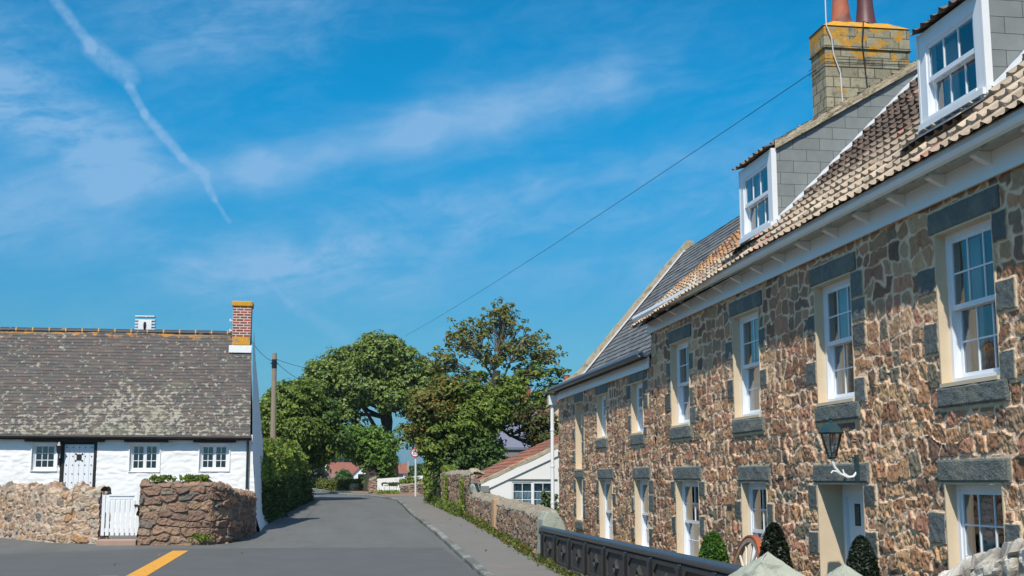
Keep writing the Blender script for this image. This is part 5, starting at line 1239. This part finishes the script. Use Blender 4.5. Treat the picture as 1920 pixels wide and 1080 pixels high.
fh = gable_house('far_bungalow', .3, 7.2, 232, 240, 1.2, 2.5, 5.0, 'x', M_render, M_farroof, 'far white bungalow with long red roof across the bend', chim=(((-.1, 233, 3.4), (.25, 236, 5.3)), M_render))
gable_house('bungalow_wing', 4.0, 9.0, 222, 232, .9, 2.1, 4.6, 'y', M_render, M_farroof, 'white gabled wing of the far bungalow with a small dark window', wins=((5.6, 6.9, 1.9, 2.9),))
gable_house('far_cottage', -1.6, 1.4, 226, 231, 1.2, 2.3, 3.4, 'x', M_render, M_farroofb, 'small white building with brown roof left of the far bungalow', over=.2, wins=((-.4, .5, 1.8, 2.2),))
gable_house('distant_gabled_house', 12.6, 15.2, 236, 242, 1.2, 3.2, 4.9, 'x', M_render, M_farroof, 'distant house with red roof seen right of the large tree trunk', wins=((13.5, 14.3, 2.3, 3.0),), chim=(((15.0, 236.5, 3.5), (15.4, 238, 5.4)), M_cement))
tree('round_bush', (2.9, 205, 1.2), [(2.9, 205, 1.0), (2.9, 205, 1.8)], .2, [(2.9, 205, 2.0, 1.35, 1.2, 1.4, 1, 0)], 2200, .35, [([(.07, .15, .03), (.05, .12, .02)], [1, 1])], 'round clipped green bush in front of the far bungalow', 'bush', clump=.3, limb_r=.05)
# slate-roofed house, peach house and brick chimney behind the right-hand trees
gable_house('slate_house', 7.9, 10.6, 62, 66, .5, 3.25, 5.0, 'x', M_greyr, M_bluesl, 'blue grey slate roofed house showing between the right hand trees', over=.1)
ph = gable_house('peach_house', 12.1, 17.6, 75, 84, .5, 4.6, 7.4, 'y', M_peach, M_farroof, 'peach rendered house with red roof behind the right hand trees', over=.25, chim=(((11.5, 75.3, 5.0), (12.25, 76.1, 7.3)), mat('plain_red_brick', (.28, .08, .05), .9, nscale=5, namt=.3)))
obj('chimney_pot', MB().lathe([(.15, 0), (.12, .1), (.1, .5), (.13, .55)], (11.8, 75.6, 7.3), 12), M_terra, ph)
# far wood on rising ground
def wood():
    n = 60000; x = -170+rng.random(n)*420; y = 330+rng.random(n)*120; ht = np.interp(x, [-170, -60, 0, 10, 16, 30, 60, 250], [14, 10, 8.5, 7.2, 5.2, 3.8, 4.4, 6])*(y/380)
    z = 1.2+ht*(.75+.5*fbm(x*.09, y*.05, 4, 3))*rng.random(n)**.5; V, Fq, c = leafmesh(np.stack([x, y, z], -1), 2.0, [(.035, .075, .03), (.05, .10, .035), (.03, .06, .03)], [1, 1, 1]); m = MB(); m.add(V, Fq, c); return m
obj('far_wood', wood(), M_leaf, None, 'distant belt of woodland beyond the houses', 'woodland', kind='stuff')
def fnh(U, V): return np.stack([U, V, np.interp(V, [300, 360, 480, 700], [1.2, 4.5, 5.5, 1.0])*np.interp(U, [-400, 0, 20, 400], [1.3, 1.0, .7, .8])], -1), None
obj('far_hill', MB().grid(np.linspace(-600, 600, 30), np.linspace(300, 700, 12), fnh), M_grass, kind='structure')
# hedgerow trees mid-distance between lane and far bungalow
tree('distant_tree', (-3.6, 150, 1.2), [(-3.4, 150, 1), (-3.4, 150, 4)], .3, [(-3.2, 150, 3.6, 2.4, 2, 2.4, 1, 0), (-1.3, 152, 2.6, 1.6, 2, 1.4, 1, 0)], 4200, .4, [([(.06, .11, .035), (.08, .13, .04), (.12, .10, .09)], [3, 3, 1])], 'distant pale tree above the grass bank at the bend', clump=.5, limb_r=.1)
tree('distant_bush', (9.8, 120, 1.2), [(9.8, 120, 1), (9.8, 120, 2)], .2, [(9.6, 120, 2.2, 1.6, 1.2, 1.1, 1, 0), (8.6, 119, 1.9, .9, 1, .8, 1, 0), (11.0, 121, 2.8, 1.2, 1.2, 1.6, 1, 0)], 4600, .3, [DARKG], 'dark bush behind the white wall and speed sign', 'bush', clump=.35, limb_r=.05)
# leaf litter scraps on the pavement and road
sc = []
for k in range(16):
    if k < 11: y = 22+rng.random()*30; sc.append((np.interp(y, [22, 55], [3.0, 3.5])+rng.random()*1.0, y, float(G(y))+.10))
    else: y = 22+rng.random()*8; sc.append((-8+rng.random()*9, y, float(G(y))+.02))
weeds('fallen_leaves', sc, .06, ([(.26, .24, .16), (.20, .22, .08), (.30, .24, .14)], [1, 1, 1]), 'scattered dry leaves and scraps on pavement and road', 'litter', kind='stuff')
# ------------------------------------------------------------------ air
hz_ = MB().box((-700, -60, -2), (700, 900, 30))
hm = bpy.data.materials.new('haze_volume'); hm.use_nodes = True; t = hm.node_tree; t.nodes.clear(); o_ = t.nodes.new('ShaderNodeOutputMaterial'); pv = t.nodes.new('ShaderNodeVolumePrincipled')
pv.inputs['Color'].default_value = (.80, .88, 1, 1); pv.inputs['Density'].default_value = .00014; t.links.new(pv.outputs[0], o_.inputs['Volume'])
USE_HAZE = True
if USE_HAZE: obj('haze', hz_, hm, None, kind='stuff', base=(0, 0, 0), label='thin blue summer haze in the air', cat='haze')

GR = {'rubble_wall': 'rubble stone boundary walls', 'gate_pillar': 'pyramid topped gate pillars', 'clipped_bush': 'clipped bushes beside the front door', 'boulder': 'boulders on the wall step',
      'overhead_cable': 'overhead wires', 'stone_pier': 'stone piers at the bend'}
for o in bpy.data.objects:
    if o.parent is None and o.name.split('.')[0] in GR and not o.get('kind'): o['group'] = GR[o.name.split('.')[0]]
